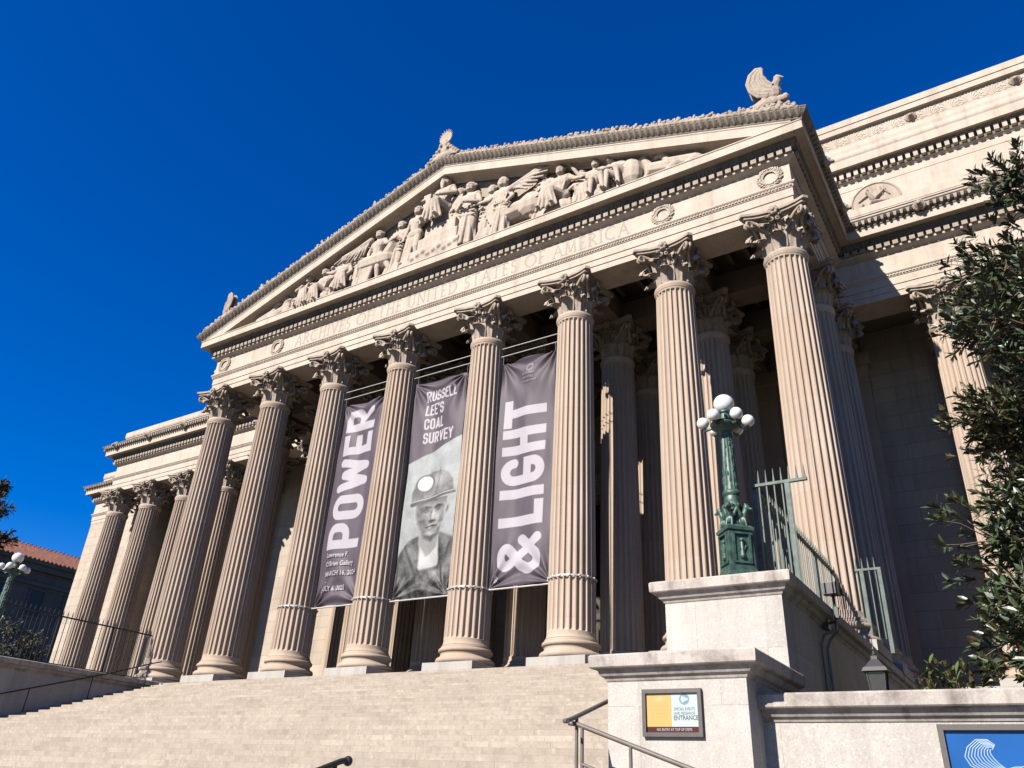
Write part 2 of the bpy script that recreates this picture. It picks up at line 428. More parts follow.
mb = MB(); sweep(mb, PATH, [(.2,18.44),(.33,18.445),(.35,18.56),(.40,18.70),(.46,18.78),(.2,18.785)]); blocks(mb, PATH, .28, .40, 18.47, 18.74, .11, .168, taper=.6); obj('leaf_moulding', mb, M['grime_shade'], entab)

def lion_mb():
    m = MB(); m.ell((0,-.05,0), (.2,.2,.22)); m.ell((0,-.22,-.04), (.1,.14,.09)); m.ell((0,-.3,-.09), (.09,.07,.05))
    for s in (-1,1): m.ell((s*.13,-.08,.16), .06); m.ell((s*.08,-.2,.07), (.05,.05,.04))
    for k in range(11): a = -PI*.35 + PI*1.7*k/10; m.ell((.21*math.cos(a), .0, .21*math.sin(a)), (.085,.1,.085), 8, 6)
    return m
ME_LION = remeshed(lion_mb(), .026, 'lion_head'); ME_LION.materials.append(M['cap'])
# cornice gutter (sima): along the wings and the portico's sides
sima = [(.70,AZ1-.04),(.85,AZ1-.04),(.86,19.22),(.90,19.25),(.98,19.30),(1.06,19.39),(1.08,19.44),(1.10,19.45),(1.10,19.50),(.70,19.52)]
def sima_leaves(mb, path, pitch=.26):
    blocks(mb, path, .86, 1.075, 19.20, 19.425, .15, pitch, taper=.55)
for sg in (1, -1):
    pth = [(FX,FY),(FX,WF),(WX1,WF),(WX1,WALLY),(PX,WALLY),(PX,40)]
    if sg < 0: pth = [(-x, y) for x, y in pth][::-1]
    g = MB()
    # end of the run at the portico's front corner is a mitre with the raking gutter
    full = ([(-FX,FY)] + pth) if sg > 0 else (pth + [(FX,FY)])
    t = MB(); sweep(t, full, sima, cap=False)
    k = len(sima)
    # drop the frontal segment
    t.f = [f for f in t.f if not ((max(f) < 2*k) if sg > 0 else (min(f) >= (len(full)-2)*k))]
    g.merge(t)
    s_ = obj('gutter_moulding', g, M['grime_shade'], building)
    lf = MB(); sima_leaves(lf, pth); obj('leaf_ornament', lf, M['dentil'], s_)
    pts = [(FX + 1.02, y, 1) for y in (1.4, 4.6)] + [(x, WF - 1.02, 0) for x in WX]
    for x, y, side in pts:
        l = obj('lion_head', ME_LION, None, s_, loc=(x*sg, y, 19.36)); l.rotation_euler.z = (PI/2*sg if side else 0)

# inscription: strokes cut in the frieze
def arc(cx, cy, rx, ry, a0, a1, n=12):
    return [(cx + rx*math.cos(math.radians(a0 + (a1-a0)*k/n)), cy + ry*math.sin(math.radians(a0 + (a1-a0)*k/n))) for k in range(n+1)]
ROMAN = {  # width, thick strokes, thin strokes, serifs (x, y)
 'A': (.74, [[(.37,1),(.72,0)]], [[(.37,1),(.02,0)],[(.15,.36),(.59,.36)]], [(.02,0),(.72,0)]),
 'R': (.66, [[(.1,0),(.1,1)], arc(.1,.755,.42,.245,90,-90), [(.3,.51),(.64,0)]], [], [(.1,0),(.1,1),(.64,0)]),
 'C': (.80, [arc(.48,.5,.46,.5,55,305,18)], [], []),
 'H': (.78, [[(.1,0),(.1,1)],[(.68,0),(.68,1)]], [[(.1,.52),(.68,.52)]], [(.1,0),(.1,1),(.68,0),(.68,1)]),
 'I': (.2, [[(.1,0),(.1,1)]], [], [(.1,0),(.1,1)]),
 'V': (.72, [[(.02,1),(.36,0)]], [[(.7,1),(.36,0)]], [(.02,1),(.7,1)]),
 'E': (.52, [[(.1,0),(.1,1)]], [[(.1,1),(.48,1),(.48,.9)],[(.1,.52),(.42,.52)],[(.1,0),(.5,0),(.5,.1)]], [(.1,0),(.1,1)]),
 'S': (.52, [arc(.27,.75,.2,.25,30,250,10) + arc(.25,.25,.23,.25,90,-150,10)[1:]], [], []),
 'O': (.96, [arc(.48,.5,.46,.5,0,360,22)], [], []),
 'F': (.5, [[(.1,0),(.1,1)]], [[(.1,1),(.46,1),(.46,.9)],[(.1,.5),(.4,.5)]], [(.1,0),(.1,1)]),
 'T': (.68, [[(.34,0),(.34,1)]], [[(.02,.9),(.02,1),(.66,1),(.66,.9)]], [(.34,0)]),
 'U': (.72, [[(.1,1),(.1,.3)] + arc(.36,.28,.26,.28,180,360,10)], [[(.62,.28),(.62,1)]], [(.1,1),(.62,1)]),
 'N': (.8, [[(.1,1),(.7,0)]], [[(.1,0),(.1,1)],[(.7,0),(.7,1)]], [(.1,0),(.1,1),(.7,1)]),
 'D': (.78, [[(.1,0),(.1,1)], [(.1,1)] + arc(.3,.5,.44,.5,90,-90,14) + [(.1,0)]], [], [(.1,0),(.1,1)]),
 'M': (.9, [[(.14,1),(.45,.05)],[(.76,1),(.84,0)]], [[(.06,0),(.14,1)],[(.45,.05),(.76,1)]], [(.06,0),(.84,0)]),
}
def ribbon(mb, pts, w, y0, y1):
    P2 = [V((x, z)) for x, z in pts]; L = []; Rr = []
    for i, p in enumerate(P2):
        d = (P2[min(i+1, len(P2)-1)] - P2[max(i-1, 0)]).normalized(); n = V((-d.y, d.x))*w/2
        L.append(p+n); Rr.append(p-n)
    rows = [[(l.x,y0,l.y),(r.x,y0,r.y),(r.x,y1,r.y),(l.x,y1,l.y)] for l, r in zip(L, Rr)]
    o = len(mb.v); mb.grid(rows, closed_u=True); mb.f.append((o,o+1,o+2,o+3)); e = o+4*(len(rows)-1); mb.f.append((e+3,e+2,e+1,e))
def inscribe(text, x0, x1, z, h):
    gap = .24
    wd = sum((ROMAN[c][0] + gap) if c != ' ' else .5 for c in text)*h
    k = (x1-x0)/wd; mb = MB(); x = x0; n = 0
    for c in text:
        if c == ' ': x += .5*h*k; continue
        w, thick, thin, ser = ROMAN[c]
        T = lambda p: (x + p[0]*h*min(k,1.15), z + p[1]*h)
        for s_ in thick: n += 1; ribbon(mb, [T(p) for p in s_], .085, FY-.004-.0004*(n % 5), FY+.02)
        for s_ in thin: n += 1; ribbon(mb, [T(p) for p in s_], .05, FY-.0063-.0004*(n % 5), FY+.02)
        for p in ser: n += 1; q = T(p); ribbon(mb, [(q[0]-.09,q[1]),(q[0]+.09,q[1])], .03, FY-.0085-.0004*(n % 5), FY+.02)
        x += (w+gap)*h*k
    return mb
obj('inscription', inscribe('ARCHIVES OF THE UNITED STATES OF AMERICA', -9.95, 10.0, 17.24, .66), M['letters'], entab)
def wreath_mb():
    m = MB(); rn = random.Random(3)
    for k in range(26):
        a = 2*PI*k/26
        for j in range(3):
            r = .37 + (j-1)*.09; q = a + rn.uniform(-.08,.08)
            c = V((r*math.cos(q), -.05 - .03*(j == 1), r*math.sin(q)))
            t = V((-math.sin(q), 0, math.cos(q))) * (1 if math.cos(a) > 0 else -1) + V((math.cos(q), 0, math.sin(q)))*(j-1)*.7
            m.capsule(c - t*.05, c + t*.06, .045, .02, 6)
    for s in (-1,1): m.capsule((s*.05,-.03,-.42),(s*.2,-.03,-.53),.04,.03,6)
    return m
ME_WR = smooth(wreath_mb().mesh('wreath')); ME_WR.materials.append(M['lime'])
for x in (-15.8,-11.4,11.4,15.8): obj('wreath', ME_WR, None, entab, loc=(x, FY, 17.6))

# ------------------------------------------------------------------ pediment
SL = .334
def rake_sweep(mb, prof, end_extra=0, xend=None):
    """prof: (o, peak z) swept up one slope and down the other; ends mitred at the eaves."""
    rows = [[], [], []]
    for o, zp in prof:
        xe = FX + o if xend is None else xend
        rows[0].append((-xe, FY-o, zp - SL*xe)); rows[1].append((0, FY-o, zp)); rows[2].append((xe, FY-o, zp - SL*xe))
    k = len(prof); o0 = len(mb.v); mb.grid(rows, closed_u=True)
    mb.f.append(tuple(o0+j for j in range(k))); mb.f.append(tuple(o0+2*k+j for j in range(k))[::-1])
ped = MB()
# tympanum wall
rake_sweep(ped, [(-.3,24.40),(.10,24.40),(.13,24.28),(.16,24.40),(.30,24.46),(.62,24.46),(.63,24.42),(.80,24.42),(.80,24.86),(.83,24.90),(.83,25.0),(-.3,25.05)], xend=17.0)
pediment = obj('pediment', ped, M['lime'], building)
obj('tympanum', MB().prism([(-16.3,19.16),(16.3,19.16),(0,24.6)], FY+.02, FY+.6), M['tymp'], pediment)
g = MB()
P_OFF = 25.4 - 19.50 - SL*(FX+1.10)      # keeps the raking gutter meeting the side gutter
rs = [(o, z + SL*(FX+o)) for o, z in sima]
rake_sweep(g, rs)
gut = obj('gutter_moulding', g, M['grime_shade'], building); g = MB()
for sg in (-1, 1):
    n = 66; rn = random.Random(2)
    for k in range(n):
        x = (k+.5)/n*(FX+.9)
        xx = x*sg; z = 25.4 - SL*abs(xx); w = .085
        g.capsule((xx,FY-.90,z-.30), (xx,FY-1.09,z-.07), .07, .085, 7, .7, (0,1,0))
        for q in (-1,1): g.capsule((xx+q*.07,FY-.89,z-.29-q*sg*SL*.07), (xx+q*.105,FY-1.07,z-.11-q*sg*SL*.105), .03, .04, 5)
obj('leaf_ornament', g, M['dentil'], gut, sm=60)
# cresting of leaf scrolls standing along the raking gutter
cr = MB(); rn = random.Random(11)
for sg in (-1, 1):
    n = 44
    for k in range(n):
        x = .9 + (k+.5+rn.uniform(-.12,.12))/n*(FX-.3); pitch = (FX-.3)/n
        z = 25.4 - SL*x; X = sg*x; y = FY-.98
        R_ = Matrix.Rotation(sg*SL, 3, 'Y')
        def at(a, b): return V((X,y + rn.uniform(-.05,.05),z)) + R_ @ V((a, 0, b))
        h = rn.uniform(.55,1.1)
        for a in range(5):
            q = math.radians(20 + a*35 + rn.uniform(-14,14)); L = (.34 if a == 2 else .27)*h
            cr.capsule(at(.02*math.cos(q), .05), at(.95*L*math.cos(q), .04+L*math.sin(q)), .07, rn.uniform(.045,.085), 6, .8, (0,1,0))
        for s in (-1,1):
            pts = [at(s*pitch*.5, .02)] + [at(s*(.19 + .07*math.cos(t)), .11 + .07*math.sin(t)) for t in [i*PI*1.6/5 for i in range(6)]]
            cr.tube(pts, .06, 5, .05)
        cr.capsule(at(-pitch/2,.03), at(pitch/2,.03), .1, .1, 6)
        for q in range(5): cr.ell(at(rn.uniform(-pitch/2,pitch/2), rn.uniform(.08,.30)), rn.uniform(.045,.10), 6, 4)
obj('roof_cresting', cr, M['cap'], building, sm=60)
ac = MB()
rn = random.Random(5)
ac.ell((0,FY-.9,25.55), (.7,.3,.3)); ac.ell((0,FY-.9,25.95), (.42,.28,.4)); ac.ell((0,FY-.9,26.5), (.26,.25,.55))
for k in range(17):
    a = math.radians(-30 + 240*k/16); L = .52 + .26*math.sin(a)
    ac.capsule((.08*math.cos(a),FY-.95,26.75+.08*math.sin(a)), (L*.85*math.cos(a),FY-1.02,26.85+L*math.sin(a)*1.05), .07, .045, 6)
for s in (-1,1):
    for k in range(5):
        ac.capsule((s*.2,FY-.95,25.7+.12*k), (s*(1.15-.19*k),FY-1.0,25.32+.21*k), .13, .09, 7)
        ac.ell((s*(1.1-.19*k),FY-1.05,25.4+.21*k), .13, 7, 5)
    ac.ell((s*.25,FY-1.1,26.4), .14, 7, 5); ac.ell((s*.3,FY-1.1,26.05), .15, 7, 5)
pk = obj('peak_ornament', remeshed(ac, .04, 'peak_ornament'), M['cap'], building); pk.scale = (.88,.9,.88); pk.location = (0,-.17,25.2*.12)

# roof behind the pediment and its soffit beams
rf = MB()
rf.prism([(-17.2,19.3),(17.2,19.3),(0,25.05)], FY+.4, 8.2)
obj('roof', rf, M['dark'], building)
cl = MB()
for x in CX[1:-1]: cl.box(x-.62,x+.62,.72,WALLY,AZ0+.01,17.0)
for s in (-1,1): cl.box(s*15.815-.7,s*15.815+.6,6.9,WALLY,AZ0+.012,17.0)
xs = [-15.0]+CX[1:-1]+[15.0]
for i in range(len(xs)-1):
    a = xs[i]+.63; b = xs[i+1]-.63
    for y in (ROW2, WY): cl.box(a,b,y-.6,y+.6,AZ0+.03,16.98)
cl.box(-16,16,.3,WALLY+.1,17.9,18.1); cl.box(-16.3,16.3,-.3,13.1,18.3,18.5)
for s in (-1,1): cl.box(min(s*16.35,s*38.05), max(s*16.35,s*38.05), WF+.3, 13.1, 18.31, 18.52)
for i in range(len(xs)-1):          # coffers
    for y0 in (.8, 4.8, 8.4):
        for j in range(3):
            a = xs[i]+.63; b = xs[i+1]-.63; w = (b-a)/3
            cl.box(a+w*j, a+w*j+.18, y0, y0+2.7, 17.3, 17.88)
for s in (-1,1):
    cl.box(min(s*16.6,s*38), max(s*16.6,s*38), WF+1.5, WALLY+.1, 17.2, 17.4)
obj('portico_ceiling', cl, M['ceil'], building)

# ------------------------------------------------------------------ walls behind, wings, attic
w = MB()
w.box(-PX+.06,-2.6,WALLY+.06,13.2,-5.8,18.28); w.box(2.6,PX-.06,WALLY+.06,13.2,-5.8,18.28); w.box(-2.6,2.6,WALLY+.06,13.2,10.8,18.28)
w.box(-PX+.06,-PX+1.2,13.2,40,-5.8,17.3); w.box(PX-1.2,PX-.06,13.2,40,-5.8,17.3)
obj('wall', w, M['wall'], building)
dr = MB(); dr.box(-2.6,2.6,12.6,12.8,0,10.8)
for s in (-1,1):
    for j in range(5): dr.box(min(s*.25,s*2.3),max(s*.25,s*2.3),12.52,12.6,.4+2.05*j,2.1+2.05*j)
obj('door', dr, M['door'], building)
fr = MB()
for s in (-1,1): fr.box(min(s*2.602,s*3.2),max(s*2.602,s*3.2),11.7,12.3,0,11.0)
fr.box(-3.4,3.4,11.62,12.3,11.002,11.7); fr.box(-3.7,3.7,11.4,12.3,11.702,12.1)
obj('door_surround', fr, M['lime'], building)
def pilaster(x, w_=.8):
    m = MB(); m.box(x-w_,x+w_,11.35,11.9,.9,14.3); m.box(x-w_-.22,x+w_+.22,11.12,11.9,0,.45); m.box(x-w_-.12,x+w_+.12,11.22,11.9,.452,.7); m.box(x-w_-.06,x+w_+.06,11.28,11.9,.702,.898)
    m.box(x-w_-.05,x+w_+.05,11.3,11.9,14.302,14.45); m.box(x-w_-.03,x+w_+.03,11.32,11.9,14.452,15.2); m.box(x-w_-.2,x+w_+.2,11.15,11.9,15.202,15.86)
    obj('pilaster', m, M['shaft'], building)
for x in [-15.815,-11.446,-6.961,6.961,11.446,15.815]: pilaster(x)
for x in WX[:4]: pilaster(-x); 
pilaster(WX[0]); pilaster(WX[1])
end = MB()
end.box(-WX1-.0,-WX1+1.4,9.4,WALLY+.2,0,AZ0+.02)
obj('wing_return_wall', end, M['wall'], building)
for a, b in ((-PX-.3,-16.9),(16.9,PX+.3)): obj('wall_footing', MB().box(a,b,11.55,12.0,-.2,1.2), M['lime'], building)

par = MB()
ppth = [(-PX,40),(-PX,WALLY),(-WX1,WALLY),(-WX1,WF),(-FX+.3,WF)]
pp = [(-1.6,19.1),(0,19.1),(0,20.42),(.05,20.44),(.05,20.5),(.07,20.52),(.07,20.92),(-.02,20.97),(-1.6,20.97)]
sweep(par, ppth, pp); obj('roof_parapet', par, M['lime'], building)
par = MB(); sweep(par, [(-x,y) for x,y in ppth][::-1], pp); obj('roof_parapet', par, M['lime'], building)
at = MB(); AY, AX = 7.95, 28.6
apath = [(-AX,40),(-AX,AY),(AX,AY),(AX,40)]
k_ = .25
ap = [(-2,19.3),(0,19.3),(0,22.92),(.02,22.94),(.02,23.36),(.06,23.38),(.1,23.44),(.16,23.46),(.16,23.95),(.45,23.97),(.46,23.95),(.62,23.95),(.62,24.36),(.56,24.40),(.56,24.47),
      (.60,24.56),(.61,24.66),(.58,24.78),(.5,24.84),(.47,24.95),(.48,25.15),(.44,25.35),(.36,25.44),(.36,25.5),(.30,25.52),(.30,26.28),(.50,26.30),(.50,26.62),(.54,26.64),(.54,27.0),(.5,27.05),(-2,27.1)]
sweep(at, apath, ap); 
attic = obj('attic_storey', at, M['lime'], building)
dm = MB(); blocks(dm, apath[1:3], .12,.36, 23.52,23.86,.19,.33); obj('dentil_course', dm, M['lime'], attic)
sh = MB(); sweep(sh, apath, [(.1,23.47),(.165,23.47),(.165,23.958),(.44,23.968),(.44,23.978),(.1,23.978)]); obj('shadow_band', sh, M['grime_shade'], attic)  # dark strip laid in for the shade behind the attic dentils
rb = MB(); rn = random.Random(8)
x = 14.0; ay = AY-.30
while x < 28.3:
    for k in range(9):
        a = math.radians(12 + 19.5*k); L = .30 + .07*math.sin(a)
        rb.capsule((x, ay+.01, 25.62), (x+L*1.05*math.cos(a), ay+.0, 25.64+L*1.55*math.sin(a)), .03, .04, 5, .7, (0,1,0))
    for s in (-1,1):
        rb.tube([(x+s*(.33+.13*math.cos(t)), ay+.01, 25.76+.13*math.sin(t)) for t in [i*PI*1.7/7 for i in range(8)]], .035, 5)
        rb.ell((x+s*.33, ay+.01, 26.12), .05, 6, 4); rb.ell((x+s*.42, ay+.01, 25.95), .04, 6, 4)
    x += .86
obj('relief_band', rb, M['lime'], attic, sm=60)
for x in (16.63, 20.97, 25.31):
    l = obj('lion_head', ME_LION, None, attic, loc=(x, ay-.02, 25.9)); l.scale = (.95,.95,.95)
md = MB(); md.lathe([(1.12,0),(1.12,.06),(1.04,.10),(1.0,.05),(.0,.05)], n=48, cap=False)
me = MB(); Rm = Matrix.Rotation(PI/2, 4, 'X'); me.merge(md, Rm)
for (a, b, r0, r1) in [((-.1,.1),(-.25,.55),.2,.14),((-.3,.62),(-.28,.72),.13,.12),((.1,.2),(.45,.5),.14,.1),((.45,.5),(.62,.2),.1,.07),((-.35,.4),(-.7,.2),.1,.07),((0,-.1),(.5,-.2),.2,.12),((.5,-.2),(.3,-.7),.13,.1),((-.2,-.1),(-.5,-.6),.2,.12),((.35,.3),(.3,.75),.06,.05),((-.6,-.1),(-.75,-.4),.12,.08)]:
    me.capsule((a[0],-.06,a[1]), (b[0],-.06,b[1]), r0, r1, 8, .6, (1,0,0))
for s in (1,-1): obj('medallion', me, M['cap'], attic, sm=50, loc=(18.72*s, AY, 21.85))

# platform under the columns
obj('platform', MB().box(-16.62,16.62,-1.135,14,-1.2,0), M['plinth'], building)
for s in (-1,1):
    a, b = sorted((s*16.622, s*PX)); obj('wing_base', MB().box(a,b,6.2,14,-5.9,-.004), M['plinth'], building)
# ------------------------------------------------------------------ carved figures of the pediment
def figure(mb, H, J, robe=None, beard=False, hood=False, face=(0,-1)):
    """One continuous body from joint positions (in units of the standing height H)."""
    P = {k: V(v)*H for k, v in J.items()}
    c = lambda a, b, r0, r1, n=9: mb.capsule(a, b, r0*H, r1*H, n)
    pel, ch, nk, hd = P['pelvis'], P['chest'], P['neck'], P['head']
    mb.ell(hd, (.062*H,.07*H,.085*H)); f = V((face[0], face[1], 0)).normalized()
    mb.ell(hd + f*.068*H + V((0,0,-.012*H)), .018*H, 6, 5)                    # nose
    mb.ell(hd + f*.05*H + V((0,0,.025*H)), (.045*H,.03*H,.014*H), 8, 5)       # brow
    mb.ell(hd + f*.055*H + V((0,0,-.05*H)), (.03*H,.026*H,.022*H), 8, 5)      # chin
    mb.ell(hd - f*.03*H + V((0,0,.03*H)), (.07*H,.07*H,.07*H))                # hair
    if beard: mb.capsule(hd + f*.045*H + V((0,0,-.05*H)), hd + f*.05*H + V((0,0,-.13*H)), .04*H, .022*H, 8)
    if hood: mb.ell(hd - f*.02*H + V((0,0,.01*H)), (.085*H,.085*H,.1*H))
    c(nk, hd, .036, .034)
    side = (P['shL'] - P['shR']).normalized()
    c(ch + side*.05*H, ch - side*.05*H, .09, .09); c(pel, ch, .085, .095); c(P['shL'], P['shR'], .05, .05); c(ch, nk, .07, .04)
    c(pel + side*.045*H, pel - side*.045*H, .085, .085)
    for s in 'LR':
        c(P['sh'+s], P['el'+s], .042, .034); c(P['el'+s], P['ha'+s], .032, .024)
        h = P['ha'+s]; d = (h - P['el'+s]).normalized()
        mb.ell(h + d*.03*H, (.028*H,.02*H,.03*H), 7, 5)
        for q in (-1,0,1): mb.capsule(h + d*.04*H + side*.014*H*q, h + d*.075*H + side*.017*H*q, .011*H, .008*H, 5)
        hip = pel + side*(.055*H if s == 'L' else -.055*H)
        c(hip, P['kn'+s], .068, .048); c(P['kn'+s], P['fo'+s], .045, .028)
        c(P['fo'+s], P['fo'+s] + f*.1*H + V((0,0,-.005*H)), .028, .02)
    for k in range(9):                                                       # locks of hair
        a = 2*PI*k/9; mb.ell(hd - f*.035*H + V((.062*H*math.cos(a), .03*H*math.sin(a), .04*H + .035*H*math.sin(a))), .026*H, 6, 4)
    if robe == 'long':
        for k in range(11):
            a = math.radians(-25 + 230*k/10); d = V((math.cos(a), -math.sin(a), 0)); o = 1 if k % 2 else .72
            bot = V(((P['foL'].x+P['foR'].x)/2, (P['foL'].y+P['foR'].y)/2, min(P['foL'].z, P['foR'].z) - .01*H)) + d*.13*H*o
            c(pel + d*.06*H*o + V((0,0,.08*H)), bot, .02, .022 + .006*(k % 2), 7)
        for k in range(5):
            c(P['shL'] + V((-.045*k*H, -.045*H, .01*H)), pel + V((.07*H - .04*k*H, -.1*H, .02*H)), .013, .014, 6)
        for k in range(4): c(P['shR'] + V((-.02*H*k,.0,0)), P['shR'] + V((-.05*H-.03*H*k,-.02*H,-.5*H+.06*k*H)), .022, .024, 6)
        for k in range(3): c(pel + V((-.12*H,-.06*H,.1*H-.06*H*k)), pel + V((.12*H,-.09*H,.03*H-.06*H*k)), .014, .014, 6)
    if robe == 'lap':
        for k in range(9):
            t = k/8; o = -.035*H if k % 2 else 0
            a = P['knL']*(1-t) + P['knR']*t + V((0,o,.015*H)); b = P['foL']*(1-t) + P['foR']*t
            c(a, b + V(((t-.5)*-.1*H,o-.01*H,-.02*H)), .024, .02, 7)
            if k % 2: c(pel + V(((.5-t)*.16*H,-.07*H,.03*H)), a, .026, .024, 7)
        c(P['knL'], P['knR'], .05, .05)
        for k in range(4): c(P['shL'] + V((-.05*k*H,-.045*H,.01*H)), pel + V((.06*H-.04*k*H,-.1*H,.03*H)), .013, .015, 6)
    return mb
def J_stand(lean=0, armL=((.17,-.02,.62),(.1,-.1,.52)), armR=((-.17,-.02,.62),(-.1,-.1,.52)), step=.04):
    return dict(pelvis=(0,0,.52), chest=(lean*.5,-.01,.72), neck=(lean*.8,-.015,.84), head=(lean,-.03,.92), shL=(.105+lean*.7,0,.79), shR=(-.105+lean*.7,0,.79),
                elL=armL[0], haL=armL[1], elR=armR[0], haR=armR[1], knL=(.06,-.04,.28), knR=(-.06-step,-.02,.28), foL=(.065,0,.03), foR=(-.07-step,-.01,.03))
def J_seat(lean=0, turn=1, armL=((.17,-.08,.42),(.08,-.2,.38)), armR=((-.17,-.08,.42),(-.06,-.2,.38)), kz=.3, foot=.03, reach=.12):
    return dict(pelvis=(0,0,.26), chest=(lean*.5,-.02,.47), neck=(lean*.8,-.03,.58), head=(lean,-.05,.66), shL=(.105+lean*.7,-.01,.54), shR=(-.105+lean*.7,-.01,.54),
                elL=armL[0], haL=armL[1], elR=armR[0], haR=armR[1], knL=(turn*reach+.06,-.2,kz), knR=(turn*reach-.08,-.18,kz-.02), foL=(turn*reach+.1,-.2,foot), foR=(turn*reach-.1,-.19,foot))
def wing(mb, root, base_ang, spread, L, n=8, thick=.07):
    root = V(root)
    for k in range(n):
        t = k/(n-1); a = math.radians(base_ang + spread*t); l = L*(1 - .5*t)
        b0 = math.radians(base_ang + spread*.1)
        start = root + V((math.cos(b0), 0, math.sin(b0)))*L*.38*(1-t) + V((0,-.02*(k % 2),0))
        mid = start + V((math.cos(a), 0, math.sin(a)))*l*.45; q = a - math.radians(12 if spread < 0 else -12)
        mb.tube([start, mid, mid + V((math.cos(q), .04, math.sin(q)))*l*.42], .095*L/2.2, 7, .05*L/2.2)
    mb.capsule(root, root + V((math.cos(b0), 0, math.sin(b0)))*L*.55, .17, .10, 8)
def horse(mb, x, z, s, d=1, rear=False):
    g = lambda a, b, c_: V((x + d*a*s, b*s*.7 - .85, z + c_*s))
    c = lambda a, b, r0, r1: mb.capsule(g(*a), g(*b), r0*s, r1*s, 9)
    c((0,0,1.0),(.95,0,.95),.34,.33); c((.95,-.05,1.1),(1.3,-.1,1.75),.26,.15); c((1.3,-.1,1.78),(1.62,-.12,1.5),.14,.085)
    for q in (-.05,.07): mb.capsule(g(1.24,-.1+q,1.88), g(1.22,-.1+q,2.02), .04*s, .015*s, 6)
    for k in range(5): mb.ell(g(1.18-.1*k,-.06,1.8-.15*k), .1*s, 7, 5)
    c((.95,-.15,.85),(1.15,-.2,.5),.14,.09); c((1.15,-.2,.5),(1.0,-.2,.05),.075,.06)
    c((.9,.1,.8),(.95,.1,.4),.13,.08); c((.95,.1,.4),(.9,.1,.03),.07,.055)
    c((0,-.12,.95),(-.1,-.15,.5),.2,.1); c((-.1,-.15,.5),(-.25,-.15,.3),.08,.07); c((-.25,-.15,.3),(-.15,-.15,.03),.065,.05)
    c((-.3,0,1.1),(-.6,0,.6),.08,.05)
def hound(mb, x, z, s, d=1):
    g = lambda a, b, c_: V((x + d*a*s, b*s - .9, z + c_*s))
    c = lambda a, b, r0, r1: mb.capsule(g(*a), g(*b), r0*s, r1*s, 9)
    c((0,0,.55),(-.9,0,.32),.28,.3); c((.05,-.05,.6),(.22,-.08,1.05),.2,.14); c((.22,-.08,1.1),(.5,-.1,1.02),.15,.08)
    for q in (-1,1): c((.16,-.08+q*.08,1.18),(.1,-.08+q*.1,1.32),.05,.02)
    c((.1,-.12,.4),(.3,-.15,.05),.1,.07); c((-.9,-.15,.3),(-.5,-.25,.06),.17,.08); c((-1.1,0,.3),(-1.6,-.1,.1),.07,.04)
Z0 = 19.17; FIGY = -1.02
M['carved'] = stone('carved_figures', (.40,.34,.28), (.34,.28,.225), stain=.35, stainc=(.17,.135,.105), bump=.5)
def carve(mb, label, voxel=.031):
    o = obj('carved_figure', remeshed(mb, voxel, 'carved_figure', 0), M['carved'], pediment)
    o['label'] = label; return o
def put(mb, m2, x, z=Z0, flip=False):
    mb.merge(m2, Matrix.Translation((x, FIGY, z)) @ Matrix.Diagonal((-1 if flip else 1, .8, 1, 1)))
    if flip:
        pass
def person(H, J, **k): return figure(MB(), H, J, **k)
m = MB(); hound(m, -12.15, Z0+.1, 1.1, 1); carve(m, 'carved hound lying in the left corner of the pediment, the outer one')
m = MB(); hound(m, -11.3, Z0+.1, 1.1, 1); carve(m, 'carved hound sitting beside the outer hound, left corner of the pediment')
m = MB(); put(m, person(3.1, J_seat(.1, 1, kz=.36, reach=.14, armL=((.2,-.15,.45),(.27,-.22,.42)), armR=((-.08,-.16,.42),(.12,-.25,.4))), robe='lap'), -9.7); m.ell((-9.75,FIGY,19.5),(.6,.4,.45)); carve(m, 'carved seated figure hugging its knees, leftmost person of the pediment')
m = MB(); put(m, person(3.2, J_seat(-.02, -1, kz=.33, reach=.1, armL=((.2,-.03,.5),(.33,-.05,.6)), armR=((-.2,-.06,.42),(-.24,-.16,.36))), robe='lap'), -8.1); m.ell((-8.0,FIGY,19.5),(.5,.4,.45)); carve(m, 'carved seated draped figure reaching to the taller figure on its right')
m = MB(); put(m, person(3.5, J_seat(.03, 1, kz=.3, armL=((.18,-.02,.42),(.14,-.1,.3)), armR=((-.2,-.03,.5),(-.36,-.05,.54))), robe='lap'), -6.85, Z0+.15); m.ell((-6.8,FIGY,19.6),(.6,.4,.5))
carve(m, 'carved bare chested seated figure with one arm held out to the left')
m = MB(); wing(m, (-4.9,FIGY-.18,22.2), 188, 48, 2.2, 8); horse(m, -5.3, Z0, 1.62, 1); carve(m, 'carved winged horse with its wing swept to the left')
m = MB(); put(m, person(3.62, J_stand(.0, armL=((.2,-.05,.68),(.34,-.08,.7)), armR=((-.17,-.02,.62),(-.12,-.08,.46)))), -4.45); 
for k in range(6): m.capsule((-5.1+.12*k,FIGY-.12,21.0-.05*k), (-5.4+.1*k,FIGY-.1,19.3), .12, .14, 7)
carve(m, 'carved standing figure in front of the winged horse at left')
m = MB(); put(m, person(3.75, J_stand(.02, armL=((.2,-.05,.66),(.36,-.07,.74)), armR=((-.16,.0,.62),(-.16,-.06,.48)), step=.06)), -1.95, Z0+.45)
for k in range(5): m.capsule((-2.3+.1*k,FIGY-.1,21.5), (-2.75+.1*k,FIGY,19.3), .1, .12, 7)
m.ell((-2.0,FIGY,19.4),(.8,.45,.45)); carve(m, 'carved standing figure handing something to the enthroned figure')
m = MB(); put(m, person(4.3, J_seat(.0, -.4, kz=.28, reach=.14, armL=((.18,-.05,.42),(.05,-.19,.36)), armR=((-.19,-.08,.42),(-.18,-.2,.34))), robe='lap', beard=True, hood=True), -.2, 21.45)
m.box(-1.0,-.55,FIGY-.75,FIGY-.55,22.4,23.2)
